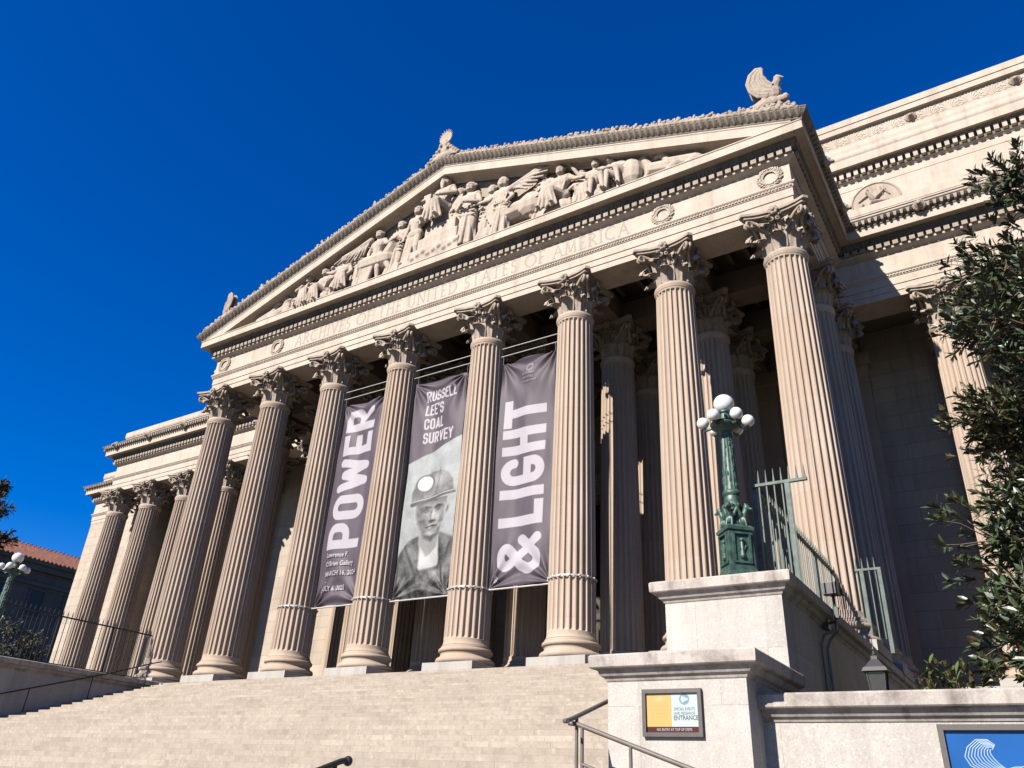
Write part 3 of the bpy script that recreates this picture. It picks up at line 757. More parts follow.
carve(m, 'carved bearded enthroned figure holding a tablet, highest person of the pediment')
m = MB()
for x0,x1,d,z1 in ((-1.75,1.3,.5,20.0),(-1.35,1.1,.42,20.7),(-1.0,.9,.36,21.4)): m.box(x0,x1,FIGY-d,FIGY+.3,19.0,z1)
for k in range(9): m.ell((-1.5+.33*k,FIGY-.46,19.5+.12*(k % 3)), .16)
m.box(-.95,.95,FIGY-.05,FIGY+.3,21.3,23.1); carve(m, 'stepped block of carved stone under the enthroned figure', .05)
m = MB(); put(m, person(4.1, J_stand(-.01, armL=((.17,-.05,.62),(.05,-.16,.6)), armR=((-.17,-.03,.62),(-.06,-.15,.58))), robe='long'), 1.5, Z0+.25); carve(m, 'carved robed figure standing just right of the throne')
m = MB(); put(m, person(3.75, J_stand(-.02, armL=((.16,-.05,.62),(.14,-.14,.5)), armR=((-.2,-.04,.7),(-.36,-.06,.7))), robe='long', hood=True), 3.5, Z0); m.ell((2.7,FIGY,19.6),(.4,.35,.6)); carve(m, 'carved hooded figure in a long robe before the right winged horse')
m = MB(); wing(m, (4.05,FIGY-.2,21.9), 27, -45, 2.3, 8); horse(m, 5.0, Z0, 1.5, -1); m.ell((5.1,FIGY,20.6),(.75,.45,.7)); carve(m, 'carved winged horse with its wing swept to the right')
m = MB(); put(m, person(3.6, J_seat(0, -1, kz=.3, reach=.12, armL=((.22,-.04,.44),(.3,-.08,.4)), armR=((-.2,-.06,.4),(-.26,-.16,.3))), robe='lap'), 6.7, Z0+.3); m.ell((6.7,FIGY,19.6),(.8,.4,.55)); carve(m, 'carved draped figure seated right of the winged horses')
m = MB(); put(m, person(3.3, J_seat(.05, 1, kz=.32, reach=.12, armL=((.2,-.06,.44),(.26,-.16,.34)), armR=((-.22,-.02,.6),(-.32,-.05,.78)))), 8.35, Z0+.1); m.ell((8.4,FIGY,19.5),(.7,.4,.5)); carve(m, 'carved seated figure raising one arm, right half of the pediment')
m = MB(); put(m, person(3.2, J_seat(-.24, -1, kz=.36, reach=.16, armL=((.0,-.1,.42),(-.26,-.16,.44)), armR=((-.24,-.08,.42),(-.34,-.16,.44)))), 10.0, Z0+.1); m.ell((10.2,FIGY,20.2),(.55,.4,.8)); carve(m, 'carved crouching figure bent forward with a rounded back')
m = MB(); hound(m, 11.1, Z0+.12, 1.3, -1); carve(m, 'carved hound sitting in the right corner of the pediment')
m = MB(); hound(m, 11.95, Z0+.1, 1.25, -1); m.ell((13.0,-.95,19.5),(.7,.3,.35)); carve(m, 'carved hound stretched out into the right corner of the pediment')

for x, H, z, lab, kind, fl in ((-10.55,2.5,.0,'carved reclining figure between the hounds and the leftmost seated person','s',-1), (-7.45,3.5,.2,'carved background figure behind the two left seated people','t',1), (-5.75,3.6,.1,'carved background figure under the left wing','t',-1),
        (-3.25,3.7,.2,'carved background figure between the left horse and the standing bearer','t',1), (.75,3.9,.6,'carved attendant half hidden right of the throne','t',-1), (2.55,3.7,.1,'carved attendant between the two robed figures','t',1),
        (5.75,3.3,.1,'carved background figure under the right wing','t',-1), (7.55,3.1,.15,'carved background figure left of the figure with the raised arm','s',1), (9.2,2.9,.1,'carved background figure behind the crouching one','s',-1)):
    m = MB(); J = J_stand(.03*fl, armL=((.19,-.04,.66),(.26*1,-.08,.58)), armR=((-.18,-.03,.63),(-.08,-.12,.6))) if kind == 't' else J_seat(.05*fl, fl, kz=.34, reach=.12)
    f_ = person(H, J, robe='long' if kind == 't' else 'lap')
    m.merge(f_, Matrix.Translation((x, FIGY+.18, Z0+z)) @ Matrix.Diagonal((1,.65,1,1))); m.ell((x,FIGY+.1,Z0+.2),(.7,.3,.45))
    for k in range(4): m.capsule((x-.4+.25*k,FIGY,Z0+.9), (x-.55+.33*k,FIGY-.1,Z0+.05), .09, .13, 6)
    carve(m, lab)

# eagles at the two lower corners of the gable
def eagle(m):
    m.ell((0,0,.12), (.75,.42,.3)); m.ell((.15,0,.7), (.5,.38,.52)); m.capsule((.2,0,.85), (.46,0,1.25), .34, .22, 10)
    m.ell((.5,0,1.5), (.2,.17,.18)); m.capsule((.58,0,1.52), (.82,0,1.44), .09, .03, 8); m.ell((.66,0,1.5), (.1,.1,.08))
    outer = [(0,.45),(-.5,.62),(-.86,1.05),(-.97,1.55),(-.78,2.0),(-.42,2.22),(-.12,2.12),(-.08,1.94)]
    inner = [(.3,.95),(.16,1.12),(.04,1.28),(-.06,1.45),(-.12,1.6),(-.12,1.76),(-.1,1.86),(-.06,1.9)]
    for y in (-.26,.26):
        sg = -1 if y < 0 else 1
        for k in range(8):
            t = k/7; n8 = len(outer) - (k % 2)
            pts = [(o[0]*(1-t)+i_[0]*t, y*(1+.5*q/7) + sg*.05*(k % 2), o[1]*(1-t)+i_[1]*t) for q, (o, i_) in enumerate(zip(outer, inner))][:n8]
            m.tube(pts, .085, 7, .06)
        pts = lambda t: [(o[0]*(1-t)+i_[0]*t, y*.8, o[1]*(1-t)+i_[1]*t) for o, i_ in zip(outer, inner)]
        for t in (.07,.21,.36,.5,.64,.79,.93): m.tube(pts(t)[:-1], .075, 6, .05)
        for k in range(9):
            m.ell((-.12-.05*k, y*1.25, .75+.03*k), .1, 6, 4)
    for k in range(5): m.capsule((-.2,(-.2+.1*k),.4), (-.85,(-.24+.12*k),.15), .12, .07, 6)
    for y in (-.15,.15): m.capsule((.15,y,.45), (.3,y,.12), .12, .07, 7)
    for k in range(7): m.ell((-.7+.25*k,-.25,.05), .2, 7, 5)
ME_EAGLE = MB(); eagle(ME_EAGLE); ME_EAGLE = remeshed(ME_EAGLE, .028, 'stone_eagle', 0); ME_EAGLE.materials.append(M['cap'])
for s, lab in ((1, 'carved stone eagle with raised wings on the right corner of the gable'), (-1, 'carved stone eagle seen edge on at the left corner of the gable')):
    e = obj('eagle_statue', ME_EAGLE, None, None, loc=(16.35 if s > 0 else -15.8, FY-.75, 20.4)); e.scale = (.78, .72, .93) if s > 0 else (-.5, .5, .75)
    tag(e, lab, 'statue', 'stone eagles at the gable corners')

# ------------------------------------------------------------------ stairs, side walls and pedestals
GZ = -5.8
RISE, TREAD, Y0 = .145, .453, -1.135
stc = MB(); rows = []
NST = 40
prof = [(Y0+.5, -.25-.001), (Y0+.5, -.002), (Y0-.02, -.002)]
y, z = Y0-.02, -.002
for k in range(NST):
    prof.append((y, z-RISE+.0)); z -= RISE; prof.append((y-.002, z)); y -= TREAD; prof.append((y, z))
prof2 = prof[:-1] + [(y+TREAD, GZ-.2), (Y0+.5, GZ-.2)]
XW = 14.29
prof2 = prof[:-2] + [(prof[-3][0], GZ-.3), (Y0+.5, GZ-.3)]
n = len(prof2)
vs = [(-XW-.1, a, b) for a, b in prof2] + [(XW+.1, a, b) for a, b in prof2]
stc.add(vs, [tuple(range(n))[::-1], tuple(range(n, 2*n))] + [(i, (i+1) % n, n+(i+1) % n, n+i) for i in range(n)])
stairs = obj('stone_staircase', stc, M['step']); tag(stairs, 'wide flight of tan granite steps rising to the columns', 'staircase')
# short side flight that runs down along the front of the right pedestal
sd = MB()
for k in range(14):
    x0 = XW+.1+.44*k; sd.box(x0+.003, x0+.443, -14.4, -12.14, GZ-.2, -3.85-RISE*k)
sd_o = obj('side_steps', sd, M['step'], stairs); sd_o['label'] = 'short flight turning down in front of the right pedestal'

capp = [(-1.0,-.42),(0,-.42),(.02,-.40),(.04,-.36),(.09,-.33),(.11,-.30),(.13,-.24),(.22,-.22),(.24,-.20),(.25,-.03),(.22,0),(-1.0,.0)]
def cap_run(mb, x0, x1, y0, y1, z, back=False):
    path = [(x0,y1),(x0,y0),(x1,y0),(x1,y1)] + ([(x0,y1)] if back else [])
    if back: path = [(x0,y1),(x0,y0),(x1,y0),(x1,y1),(x0,y1)]
    hw = min(x1-x0, y1-y0)/2
    pr = [(max(o, -hw+.01) if o < 0 else o, zz+z) for o, zz in capp]
    sweep(mb, path, pr, cap=not back)
    mb.box(x0+hw*.9, x1-hw*.9, y0+.6, y1-.01, z-.3, z-.004)
def side_wall(s, lab):
    x0, x1 = 14.29, 16.65
    root = empty('stair_pedestal', (s*(x0+x1)/2, -12.1, GZ)); tag(root, lab, 'pedestal', 'stone pedestals flanking the steps')
    def part(nm, mb, mat):
        o = obj(nm, mb, mat, root); o.location = (-root.location.x, -root.location.y, -root.location.z); return o
    X = lambda a, b: sorted((s*a, s*b))
    a, b = X(x0, x1)
    m = MB(); m.box(a, b, -12.11, -9.44, GZ, -2.2); part('lower_block', m, M['granite'])
    m = MB(); m.box(a, b, -9.42, 6.19, GZ+.01, -.36); part('upper_block', m, M['granite'])
    m = MB(); cap_run(m, a, b, -12.11, -9.43, -1.82); part('lower_coping', m, M['coping'])
    m = MB(); cap_run(m, a, b, -9.42, 6.19, .06); part('upper_coping', m, M['coping'])
    return root
side_wall(1, 'two tier speckled granite pedestal with weathered copings, carrying the right lamp post')
side_wall(-1, 'shaded granite side wall at the left end of the steps, carrying the left lamp post')
def low_wall(s, lab):
    root = empty('garden_wall', (s*22, -11.3, GZ)); tag(root, lab, 'wall', 'low granite garden walls')
    def part(nm, mb, mat):
        o = obj(nm, mb, mat, root); o.location = (-root.location.x, -root.location.y, -root.location.z)
    a, b = sorted((s*16.652, s*44)); m = MB(); m.box(a, b, -11.4, -10.6, GZ, -2.8); part('wall', m, M['granite'])
    m = MB(); pr = [(o if o > 0 else -.79, z-2.4) for o, z in capp]
    sweep(m, [(a,-11.4),(b,-11.4)], pr); part('coping', m, M['coping'])
low_wall(1, 'long low granite garden wall with a moulded coping behind the blue sign')
low_wall(-1, 'low granite garden wall beyond the left side wall')

# ------------------------------------------------------------------ lamp posts
def make_lamp():
    root = empty('lamp_post', (0,0,0))
    m = MB()
    m.box(-.42,.42,-.42,.42,0,.10); 
    def fr(z0, z1, a, b): 
        m.add([(-a,-a,z0),(a,-a,z0),(a,a,z0),(-a,a,z0),(-b,-b,z1),(b,-b,z1),(b,b,z1),(-b,b,z1)], [(0,3,2,1),(4,5,6,7),(0,1,5,4),(1,2,6,5),(2,3,7,6),(3,0,4,7)])
    fr(.1,.26,.40,.33); fr(.26,.32,.33,.32); fr(.32,1.30,.315,.29); fr(1.30,1.38,.33,.34); fr(1.38,1.46,.34,.26)
    for k in range(4):                                   # raised panel frames
        Rz = Matrix.Rotation(k*PI/2, 4, 'Z'); t = MB()
        for x in (-.2,.2): t.box(x-.025,x+.025,-.345,-.29,.45,1.2)
        for z in (.42,1.18): t.box(-.225,.225,-.35,-.285,z,z+.05)
        t.capsule((0,-.315,.62), (0,-.315,1.0), .05, .035, 7); t.ell((0,-.32,1.02), .06, 7, 5); t.ell((0,-.32,.6), .07, 7, 5)
        for q in (-1,1): t.capsule((0,-.315,.7), (q*.1,-.32,.88), .03, .02, 6)
        m.merge(t, Rz)
    obj('pedestal', m, M['bronze'], root)
    m = MB()
    for k in range(4):
        a = PI/4 + k*PI/2; d = V((math.cos(a), math.sin(a), 0)); n_ = V((-d.y, d.x, 0))
        # four winged beasts crouching round the foot of the shaft
        m.ell(d*.30 + V((0,0,1.62)), (.13,.13,.16)); m.capsule(d*.32 + V((0,0,1.68)), d*.40 + V((0,0,1.92)), .10, .09)
        m.ell(d*.43 + V((0,0,1.97)), .105); m.capsule(d*.47 + V((0,0,1.95)), d*.58 + V((0,0,1.91)), .06, .04, 7)
        for q in (-1,1):
            m.capsule(d*.38 + n_*q*.08 + V((0,0,1.62)), d*.42 + n_*q*.09 + V((0,0,1.42)), .05, .04, 7)
            m.capsule(d*.26 + n_*q*.10 + V((0,0,1.75)), d*.18 + n_*q*.26 + V((0,0,2.05)), .08, .04, 7)
            m.ell(d*.41 + n_*q*.05 + V((0,0,2.07)), .035, 6, 5)
    m.lathe([(.2,1.4),(.24,1.5),(.2,1.7),(.2,2.0),(.26,2.06),(.27,2.14),(.2,2.2)], n=20)
    obj('beast_group', remeshed(m, .022, 'beasts'), M['bronze'], root)
    m = MB()
    m.lathe([(.2,2.1),(.225,2.2),(.215,2.3),(.205,2.34),(.235,2.38),(.25,2.44),(.235,2.49),(.2,2.52)], n=28)
    nf = 14; rows = []
    for z, r in ((2.52,.195),(2.6,.19),(3.0,.165),(3.4,.143),(3.46,.142)):
        rows.append([((r + (.012 if k % 2 else -.006))*math.cos(PI*k/nf), (r + (.012 if k % 2 else -.006))*math.sin(PI*k/nf), z) for k in range(2*nf)])
    m.grid(rows, closed_u=True); rn = random.Random(4)
    for k in range(60):
        a = rn.uniform(0, 2*PI); z = rn.uniform(2.55,3.4); r = .195 - (z-2.52)*.056
        m.ell((r*math.cos(a), r*math.sin(a), z), (.03,.03,.045), 6, 4)
    m.lathe([(.14,3.44),(.17,3.47),(.17,3.52),(.14,3.55)], n=24)
    obj('shaft', m, M['bronze'], root, sm=40)
    m = MB(); m.lathe([(.13,3.53),(.18,3.58),(.30,3.63),(.385,3.67),(.40,3.70),(.36,3.72),(.36,3.74),(.39,3.75),(.34,3.76),(.2,3.77),(.15,3.82),(.13,3.98),(.17,4.02),(.17,4.05)], n=32)
    for k in range(6):
        a = 2*PI*k/6 + .61; d = V((math.cos(a), math.sin(a), 0))
        m.tube([d*.3 + V((0,0,3.70)), d*.42 + V((0,0,3.64)), d*.53 + V((0,0,3.62)), d*.56 + V((0,0,3.64))], .03, 7, .035)
        m.ell(d*.56 + V((0,0,3.66)), (.06,.06,.03), 8, 5)
        b = a + PI/6; e = V((math.cos(b), math.sin(b), 0)); m.tube([e*.15 + V((0,0,3.95)), e*.24 + V((0,0,3.9)), e*.3 + V((0,0,3.82)), e*.38 + V((0,0,3.86))], .03, 6, .02)
    obj('crown_bowl', m, M['bronze'], root, sm=40)
    obj('globe', MB().ell((0,0,4.25), .232, 28, 17), M['globe'], root, sm=180)['label'] = 'large top globe'
    for k in range(6):
        a = 2*PI*k/6 + .61
        obj('globe', MB().ell((.49*math.cos(a), .49*math.sin(a), 3.80), .14, 22, 13), M['globe'], root, sm=180)
    return root
lamp = make_lamp(); lamp.location = (15.72,-8.95,.06); lamp.rotation_euler.z = math.radians(42)
def relevel(z):                       # final heights of the pedestal, the beasts and the shaft
    if z <= 1.46: return z*.80
    if z <= 2.52: return 1.168 + (z-1.46)*.76
    if z <= 3.44: return 1.974 + (z-2.52)*1.398
    return z - .18
for ch in lamp.children:
    k = {'pedestal': .87, 'beast_group': .68, 'shaft': .78, 'crown_bowl': .84}.get(ch.name.split('.')[0], 1)
    for v in ch.data.vertices: v.co.z = relevel(v.co.z); v.co.x *= k; v.co.y *= k
tag(lamp, 'green bronze lamp post with seven white globes on the right pedestal', 'lamp post', 'bronze lamp posts beside the steps')
l2 = copy_tree(lamp); l2.location = (-15.72,-8.25,.12); l2.rotation_euler.z = -.4
l2['label'] = 'green bronze lamp post at the left picture edge before the red roof'

# ------------------------------------------------------------------ fences on the side walls
def fence(s, mat, lab):
    root = empty('iron_fence', (s*16.0, -4.3, .06)); tag(root, lab, 'fence', 'spiked fences on the side walls')
    def part(nm, mb, mt=mat):
        o = obj(nm, mb, mt, root); o.location = (-root.location.x, -root.location.y, -root.location.z)
    x = s*16.0; zt = 2.3; ya, yb = -8.15, -.4
    m = MB(); m.box(x-.035,x+.035,ya,yb,zt-.03,zt+.03); part('top_rail', m)
    m = MB(); m.box(x-.03,x+.03,ya,yb,.28,.33); part('bottom_rail', m)
    m = MB(); k = 0; y = ya + .15
    while y < yb - .05:
        m.box(x-.012,x+.012,y-.012,y+.012,.09,zt+.12); m.capsule((x,y,zt+.1),(x,y,zt+.27),.026,.005,6); y += .215
    part('pickets', m)
    for y in (ya, -5.5, -2.9, yb):
        m = MB(); m.box(x-.045,x+.045,y-.045,y+.045,.04,zt-.032); part('post', m)
    for y, xa, xb in ((ya-.02, 15.9, 17.15), (yb+.02, 16.55, 17.25)):
        m = MB(); a, b = sorted((s*xa, s*xb)); m.box(a,b,y-.05,y+.03,zt+.035,zt+.10)
        q = a + .05
        while q < b:
            m.capsule((q,y,zt+.08),(q,y,zt+.42),.03,.006,6)
            if abs(q) < 16.9 or y > -3: m.box(q-.014,q+.014,y-.03,y,.09 if abs(q) < 16.88 else .4,zt+.04)
            q += .165
        xm = s*16.72; m.box(xm-.05,xm+.05,y-.045,y+.045,.05,zt+.034)
        if y > -3: xm = s*17.2; m.box(xm-.05,xm+.05,y-.045,y+.045,.02,zt+.034)
        part('end_panel', m)
    return root
fence(1, M['patina'], 'pale green spiked iron fence behind the right lamp post')
fence(-1, M['iron'], 'black spiked iron fence on the left side wall')

# ------------------------------------------------------------------ handrails
def rail(lab, runs, posts, mat, mids=(), r=.036, ends=()):
    p0 = runs[0][0]; root = empty('handrail', p0); tag(root, lab, 'handrail')
    def part(nm, mb):
        o = obj(nm, mb, mat, root, sm=50); o.location = (-p0[0], -p0[1], -p0[2])
    for rn_ in runs: part('top_rail', MB().tube(rn_, r, 10))
    for rn_ in mids: part('middle_rail', MB().tube(rn_, r*.75, 8))
    for a, zt, zb in posts: part('post', MB().tube([(a[0],a[1],zb),(a[0],a[1],zt)], r*.8, 8))
    return root
def stz(y): return -(Y0 - y)/TREAD*RISE - .05
xr = 14.1
def rz(y): return -2.925 + (y+13.1)*RISE/TREAD
rail('grey metal handrail along the right pedestal ending in a loop', [[(xr,-1.6,rz(-1.6)),(xr,-12.95,rz(-12.95)),(xr,-13.15,rz(-13.1)-.01),(xr+.02,-13.28,rz(-13.1)-.03),(xr+.1,-13.33,rz(-13.1)-.035)]],
     [((xr,y),rz(y),stz(y)-.1) for y in (-2.5,-4.9,-7.3,-9.7,-12.85)], M['rail'])
def rx(x): return -2.955 - (x-14.05)*.32
rail('grey metal handrail with a lower bar sloping right before the granite pedestal', [[(14.0,-12.93,-2.95),(14.16,-12.93,-2.97),(20.3,-12.93,rx(20.3))]],
     [((x,-12.93),rx(x),rx(x)-.95) for x in (14.24,15.06,16.4,17.7,19.0,20.2)], M['rail'], mids=[[(14.24,-12.93,rx(14.24)-.52),(20.2,-12.93,rx(20.2)-.52)]])
yl = -15.45; zl = -3.68
rail('black handrail with a rounded upper end low on the steps', [[(11.75,yl,zl),(11.75,yl-.15,zl-.03),(11.75,-19.0,zl-(yl+19)*-0-3.55*.32)]],
     [((11.75,y),zl-(yl-y)*.32,stz(y)-.2) for y in (-15.7,-17.2,-18.7)], M['fixture'], r=.042)
rl = COL.objects[[o.name for o in COL.objects if o.name.startswith('handrail')][-1]]; t_ = MB().ell((0,0,0), .07, 12, 8); kn = obj('end_knob', t_, M['fixture'], rl, sm=180); kn.location = V((11.75,yl,zl-.015)) - rl.location
rail('black handrail running down the left side wall', [[(-14.0,-1.3,.92),(-14.0,-1.7,.80)] + [(-14.0,y,stz(y)+.93) for y in (-4,-8,-12,-16,-18.8)]],
     [((-14.0,y),stz(y)+.93,stz(y)-.1) for y in (-1.9,-4.4,-6.9,-9.4,-11.9,-14.4,-16.9)], M['iron'], r=.028)
# ------------------------------------------------------------------ printed panels (fine grids with a colour per vertex)
def seg_dist(X, Y, pts):
    d = np.full(X.shape, 1e9)
    for (x0, y0), (x1, y1) in zip(pts[:-1], pts[1:]):
        dx, dy = x1-x0, y1-y0; L = dx*dx + dy*dy + 1e-12
        t = np.clip(((X-x0)*dx + (Y-y0)*dy)/L, 0, 1)
        d = np.minimum(d, np.hypot(X-x0-t*dx, Y-y0-t*dy))
    return d
def A_(cx, cy, rx, ry, a0, a1, n=10): return arc(cx, cy, rx, ry, a0, a1, n)
def GL(ch, w, t):
    """bold condensed capitals as centre lines in a box w wide and 1 high, stroke t"""
    h = t/2; l, r, b, u = h, w-h, h, 1-h; m = .5; c = (w-t)/2; cx = w/2; k = min(c, .24)
    bowl = lambda y0, y1: [(l,y1),(r-k,y1)] + A_(r-k, y1-k, k, k, 90, 0, 6) + A_(r-k, y0+k, k, k, 0, -90, 6) + [(l,y0)]
    if ch == 'P': return [[(l,b),(l,u)], bowl(.42, u)]
    if ch == 'R': return [[(l,b),(l,u)], bowl(.46, u), [(cx*.95,.46),(r,b)]]
    if ch == 'O': return [A_(cx, u-k, c, k, 0, 180) + A_(cx, b+k, c, k, 180, 360) + [(r,u-k)]]
    if ch == 'C': return [A_(cx, u-k, c, k, 0, 180) + A_(cx, b+k, c, k, 180, 360), [(r,u-k),(r,u-k-.08)], [(r,b+k),(r,b+k+.08)]]
    if ch == 'G': return [[(r,u-k)] + A_(cx, u-k, c, k, 0, 180) + A_(cx, b+k, c, k, 180, 360) + [(r,.40),(cx,.40)]]
    if ch == 'E': return [[(r,u),(l,u),(l,b),(r,b)], [(l,m),(r*.93,m)]]
    if ch == 'L': return [[(l,u),(l,b),(r,b)]]
    if ch == 'I': return [[(l,b),(l,u)]]
    if ch == 'H': return [[(l,b),(l,u)], [(r,b),(r,u)], [(l,m),(r,m)]]
    if ch == 'T': return [[(h*.6,u),(w-h*.6,u)], [(cx,b),(cx,u)]]
    if ch == 'U': return [[(l,u),(l,b+k)] + A_(cx, b+k, c, k, 180, 360) + [(r,u)]]
    if ch == 'V': return [[(l,u),(cx,b),(r,u)]]
    if ch == 'Y': return [[(l,u),(cx,.45),(r,u)], [(cx,.45),(cx,b)]]
    if ch == 'A': return [[(l,b),(cx,u),(r,b)], [(l+.1*w,.26),(r-.1*w,.26)]]
    if ch == 'W': return [[(l,u),(w*.28,b),(cx,u-.1),(w*.72,b),(r,u)]]
    if ch == 'S': return [[(r,u-k-.02)] + A_(cx, u-k, c, k, 0, 180) + [(l,.64)] + A_(cx, .64, c, .12, 180, 270, 4) + A_(cx, .38, c, .14, 90, 0, 4) + [(r,b+k)] + A_(cx, b+k, c, k, 0, -180) + [(l,b+k+.04)]]
    if ch == "'": return [[(l,u),(l,u-.16)]]
    if ch == '&': return [[(r,b),(w*.30,.66)] + A_(w*.44, .78, w*.22, .22-h, 205, -35, 12) + [(w*.22,.45)] + A_(w*.36, .27, w*.36-h, .27-h, 140, 300, 10) + [(r,.46)]]
    return []
WID = {'I': .55, "'": .5, 'W': 1.45, 'L': .86, 'E': .88, '&': 1.35, 'A': 1.08, 'Y': 1.05, 'T': .98}
def glyph_dist(X, Y, pl, h):
    """distance to a stroke of half width h, square cornered where it runs straight along the letter's axes"""
    pl = [p for i, p in enumerate(pl) if i == 0 or math.hypot(p[0]-pl[i-1][0], p[1]-pl[i-1][1]) > 1e-5]
    d = np.full(X.shape, 1e9); n = len(pl)-1
    ax = [abs(pl[i+1][0]-pl[i][0]) < 1e-6 or abs(pl[i+1][1]-pl[i][1]) < 1e-6 for i in range(n)]
    for i in range(n):
        (x0, y0), (x1, y1) = pl[i], pl[i+1]; dx, dy = x1-x0, y1-y0; L2 = dx*dx + dy*dy + 1e-12
        if ax[i]:
            L = math.sqrt(L2); s = ((X-x0)*dx + (Y-y0)*dy)/L; p = np.abs((X-x0)*dy - (Y-y0)*dx)/L
            e0 = h if (i == 0 or ax[i-1]) else 0; e1 = h if (i == n-1 or ax[i+1]) else 0
            d = np.minimum(d, np.maximum(p, np.maximum(-e0-s, s-L-e1) + h))
        else:
            t = ((X-x0)*dx + (Y-y0)*dy)/L2; t = np.clip(t, 0, 1); d = np.minimum(d, np.hypot(X-x0-t*dx, Y-y0-t*dy))
    return d
def text_mask(X, Y, text, x, y, h, w, t, gap, soft):
    m = np.zeros(X.shape)
    for c in text:
        if c == ' ': x += w*h*.15; continue
        cw = w*WID.get(c, 1) if c not in "I'" else t*1.02
        for pl in GL(c, cw, t):
            d = glyph_dist((X-x)/h, (Y-y)/h, pl, t/2); m = np.maximum(m, np.clip((t/2-d)*h/soft + .5, 0, 1))
        m *= ((Y >= y-.01*h) & (Y <= y+1.01*h)) | (X < x-.001)
        x += (cw+gap)*h
    return m, x
def text_len(text, w, t, gap): return sum((w*.15 - gap if c == ' ' else (w*WID.get(c,1) if c not in "I'" else t*1.02) + gap) for c in text)
def vnoise(X, Y, s, seed=0):
    rs = np.random.RandomState(int(seed*10)); G = rs.rand(64, 64)
    x = X*s % 63; y = Y*s % 63; i = x.astype(int); j = y.astype(int); f = x-i; g = y-j; f = f*f*(3-2*f); g = g*g*(3-2*g)
    return (G[i,j]*(1-f)*(1-g) + G[i+1,j]*f*(1-g) + G[i,j+1]*(1-f)*g + G[i+1,j+1]*f*g)
def blend(img, m, c):
    c = np.array(c); m = m[..., None]; img[:] = img*(1-m) + c*m
def panel_mesh(name, W, H, nx, ny, painter, wave=None, mat=None, thick=0):
    """sheet in the xz plane, x 0..W, z 0..H, y from wave(); colours from painter(X, Z) -> (n, m, 3) linear"""
    xs = np.linspace(0, W, nx); zs = np.linspace(0, H, ny); X, Z = np.meshgrid(xs, zs, indexing='xy')
    Yv = wave(X, Z) if wave else np.zeros_like(X)
    C = painter(X, Z)
    co = np.stack([X, Yv, Z], -1).reshape(-1, 3)
    idx = np.arange(nx*ny).reshape(ny, nx)
    f = np.stack([idx[:-1,:-1], idx[:-1,1:], idx[1:,1:], idx[1:,:-1]], -1).reshape(-1, 4)
    me = bpy.data.meshes.new(name); me.vertices.add(len(co)); me.vertices.foreach_set('co', co.ravel().astype('f'))
    me.loops.add(f.size); me.loops.foreach_set('vertex_index', f.ravel().astype('i'))
    me.polygons.add(len(f)); me.polygons.foreach_set('loop_start', (np.arange(len(f))*4).astype('i'))
    me.update(calc_edges=True); me.validate()
    a = me.color_attributes.new('paint', 'FLOAT_COLOR', 'POINT')
    a.data.foreach_set('color', np.concatenate([C, np.ones(C.shape[:2]+(1,))], -1).reshape(-1).astype('f'))
    me.materials.append(mat or M['paint']); smooth(me); return me
PURPLE = (.042,.033,.042); PALE = (.215,.203,.22)
def fabric_wave(seed):
    def f(X, Z):
        W, H = 2.75, 10
        n = vnoise(X, Z*.35, .9, seed)-.5
        y = .16*n + .05*np.sin(X*3.2 + seed + Z*.25) + .06*(vnoise(X, Z*.25, 2.3, seed+1)-.5) + .009*(vnoise(X + .3*np.sin(Z*.8), Z*.22, 5.5, seed+2)-.5) + .03*np.sin(Z*.9 + seed)*(X/W)
        # tension folds running in from the fixed corners
        for cx, cz, s in ((0,H,1),(W,H,-1),(0,0,1),(W,0,-1)):
            a = np.arctan2(np.abs(Z-cz), (X-cx)*s + 1e-3); r = np.hypot(X-cx, Z-cz)
            y += .085*np.sin(a*12 + seed)*np.exp(-r/1.5)*np.clip(r*2, 0, 1)
        # edges sag in between corners
        return y
    return f
def small_text(mbobj, s, size, x, z, y, mat, parent, wave, W0, nm='small_print'):
    cu = bpy.data.curves.new('t', 'FONT'); cu.body = s; cu.size = size; cu.resolution_u = 2; cu.offset = size*.012
    o = bpy.data.objects.new('t', cu); COL.objects.link(o); dg = bpy.context.evaluated_depsgraph_get(); dg.update()
    me = bpy.data.meshes.new_from_object(o.evaluated_get(dg)); bpy.data.objects.remove(o)
    n = len(me.vertices); co = np.empty(n*3, 'f'); me.vertices.foreach_get('co', co); co = co.reshape(-1,3)
    px = x + co[:,0]*.8; pz = z + co[:,1]; py = (wave(px, pz) if wave else np.zeros(n)) + y
    me.vertices.foreach_set('co', np.stack([px, py, pz], -1).ravel().astype('f')); me.update(); me.materials.append(mat)
    o = bpy.data.objects.new(nm, me); COL.objects.link(o); o.parent = parent; return o
M['print'] = plain('white_print', (.2,.19,.205), .6, var=.05, bump=0)
M['printgrey'] = plain('grey_print', (.1,.12,.13), .5, var=.05, bump=0)
M['printfaint'] = plain('faint_print', (.11,.098,.11), .6, var=.05, bump=0)
M['printdark'] = plain('dark_print', (.03,.04,.05), .5, var=.05, bump=0)

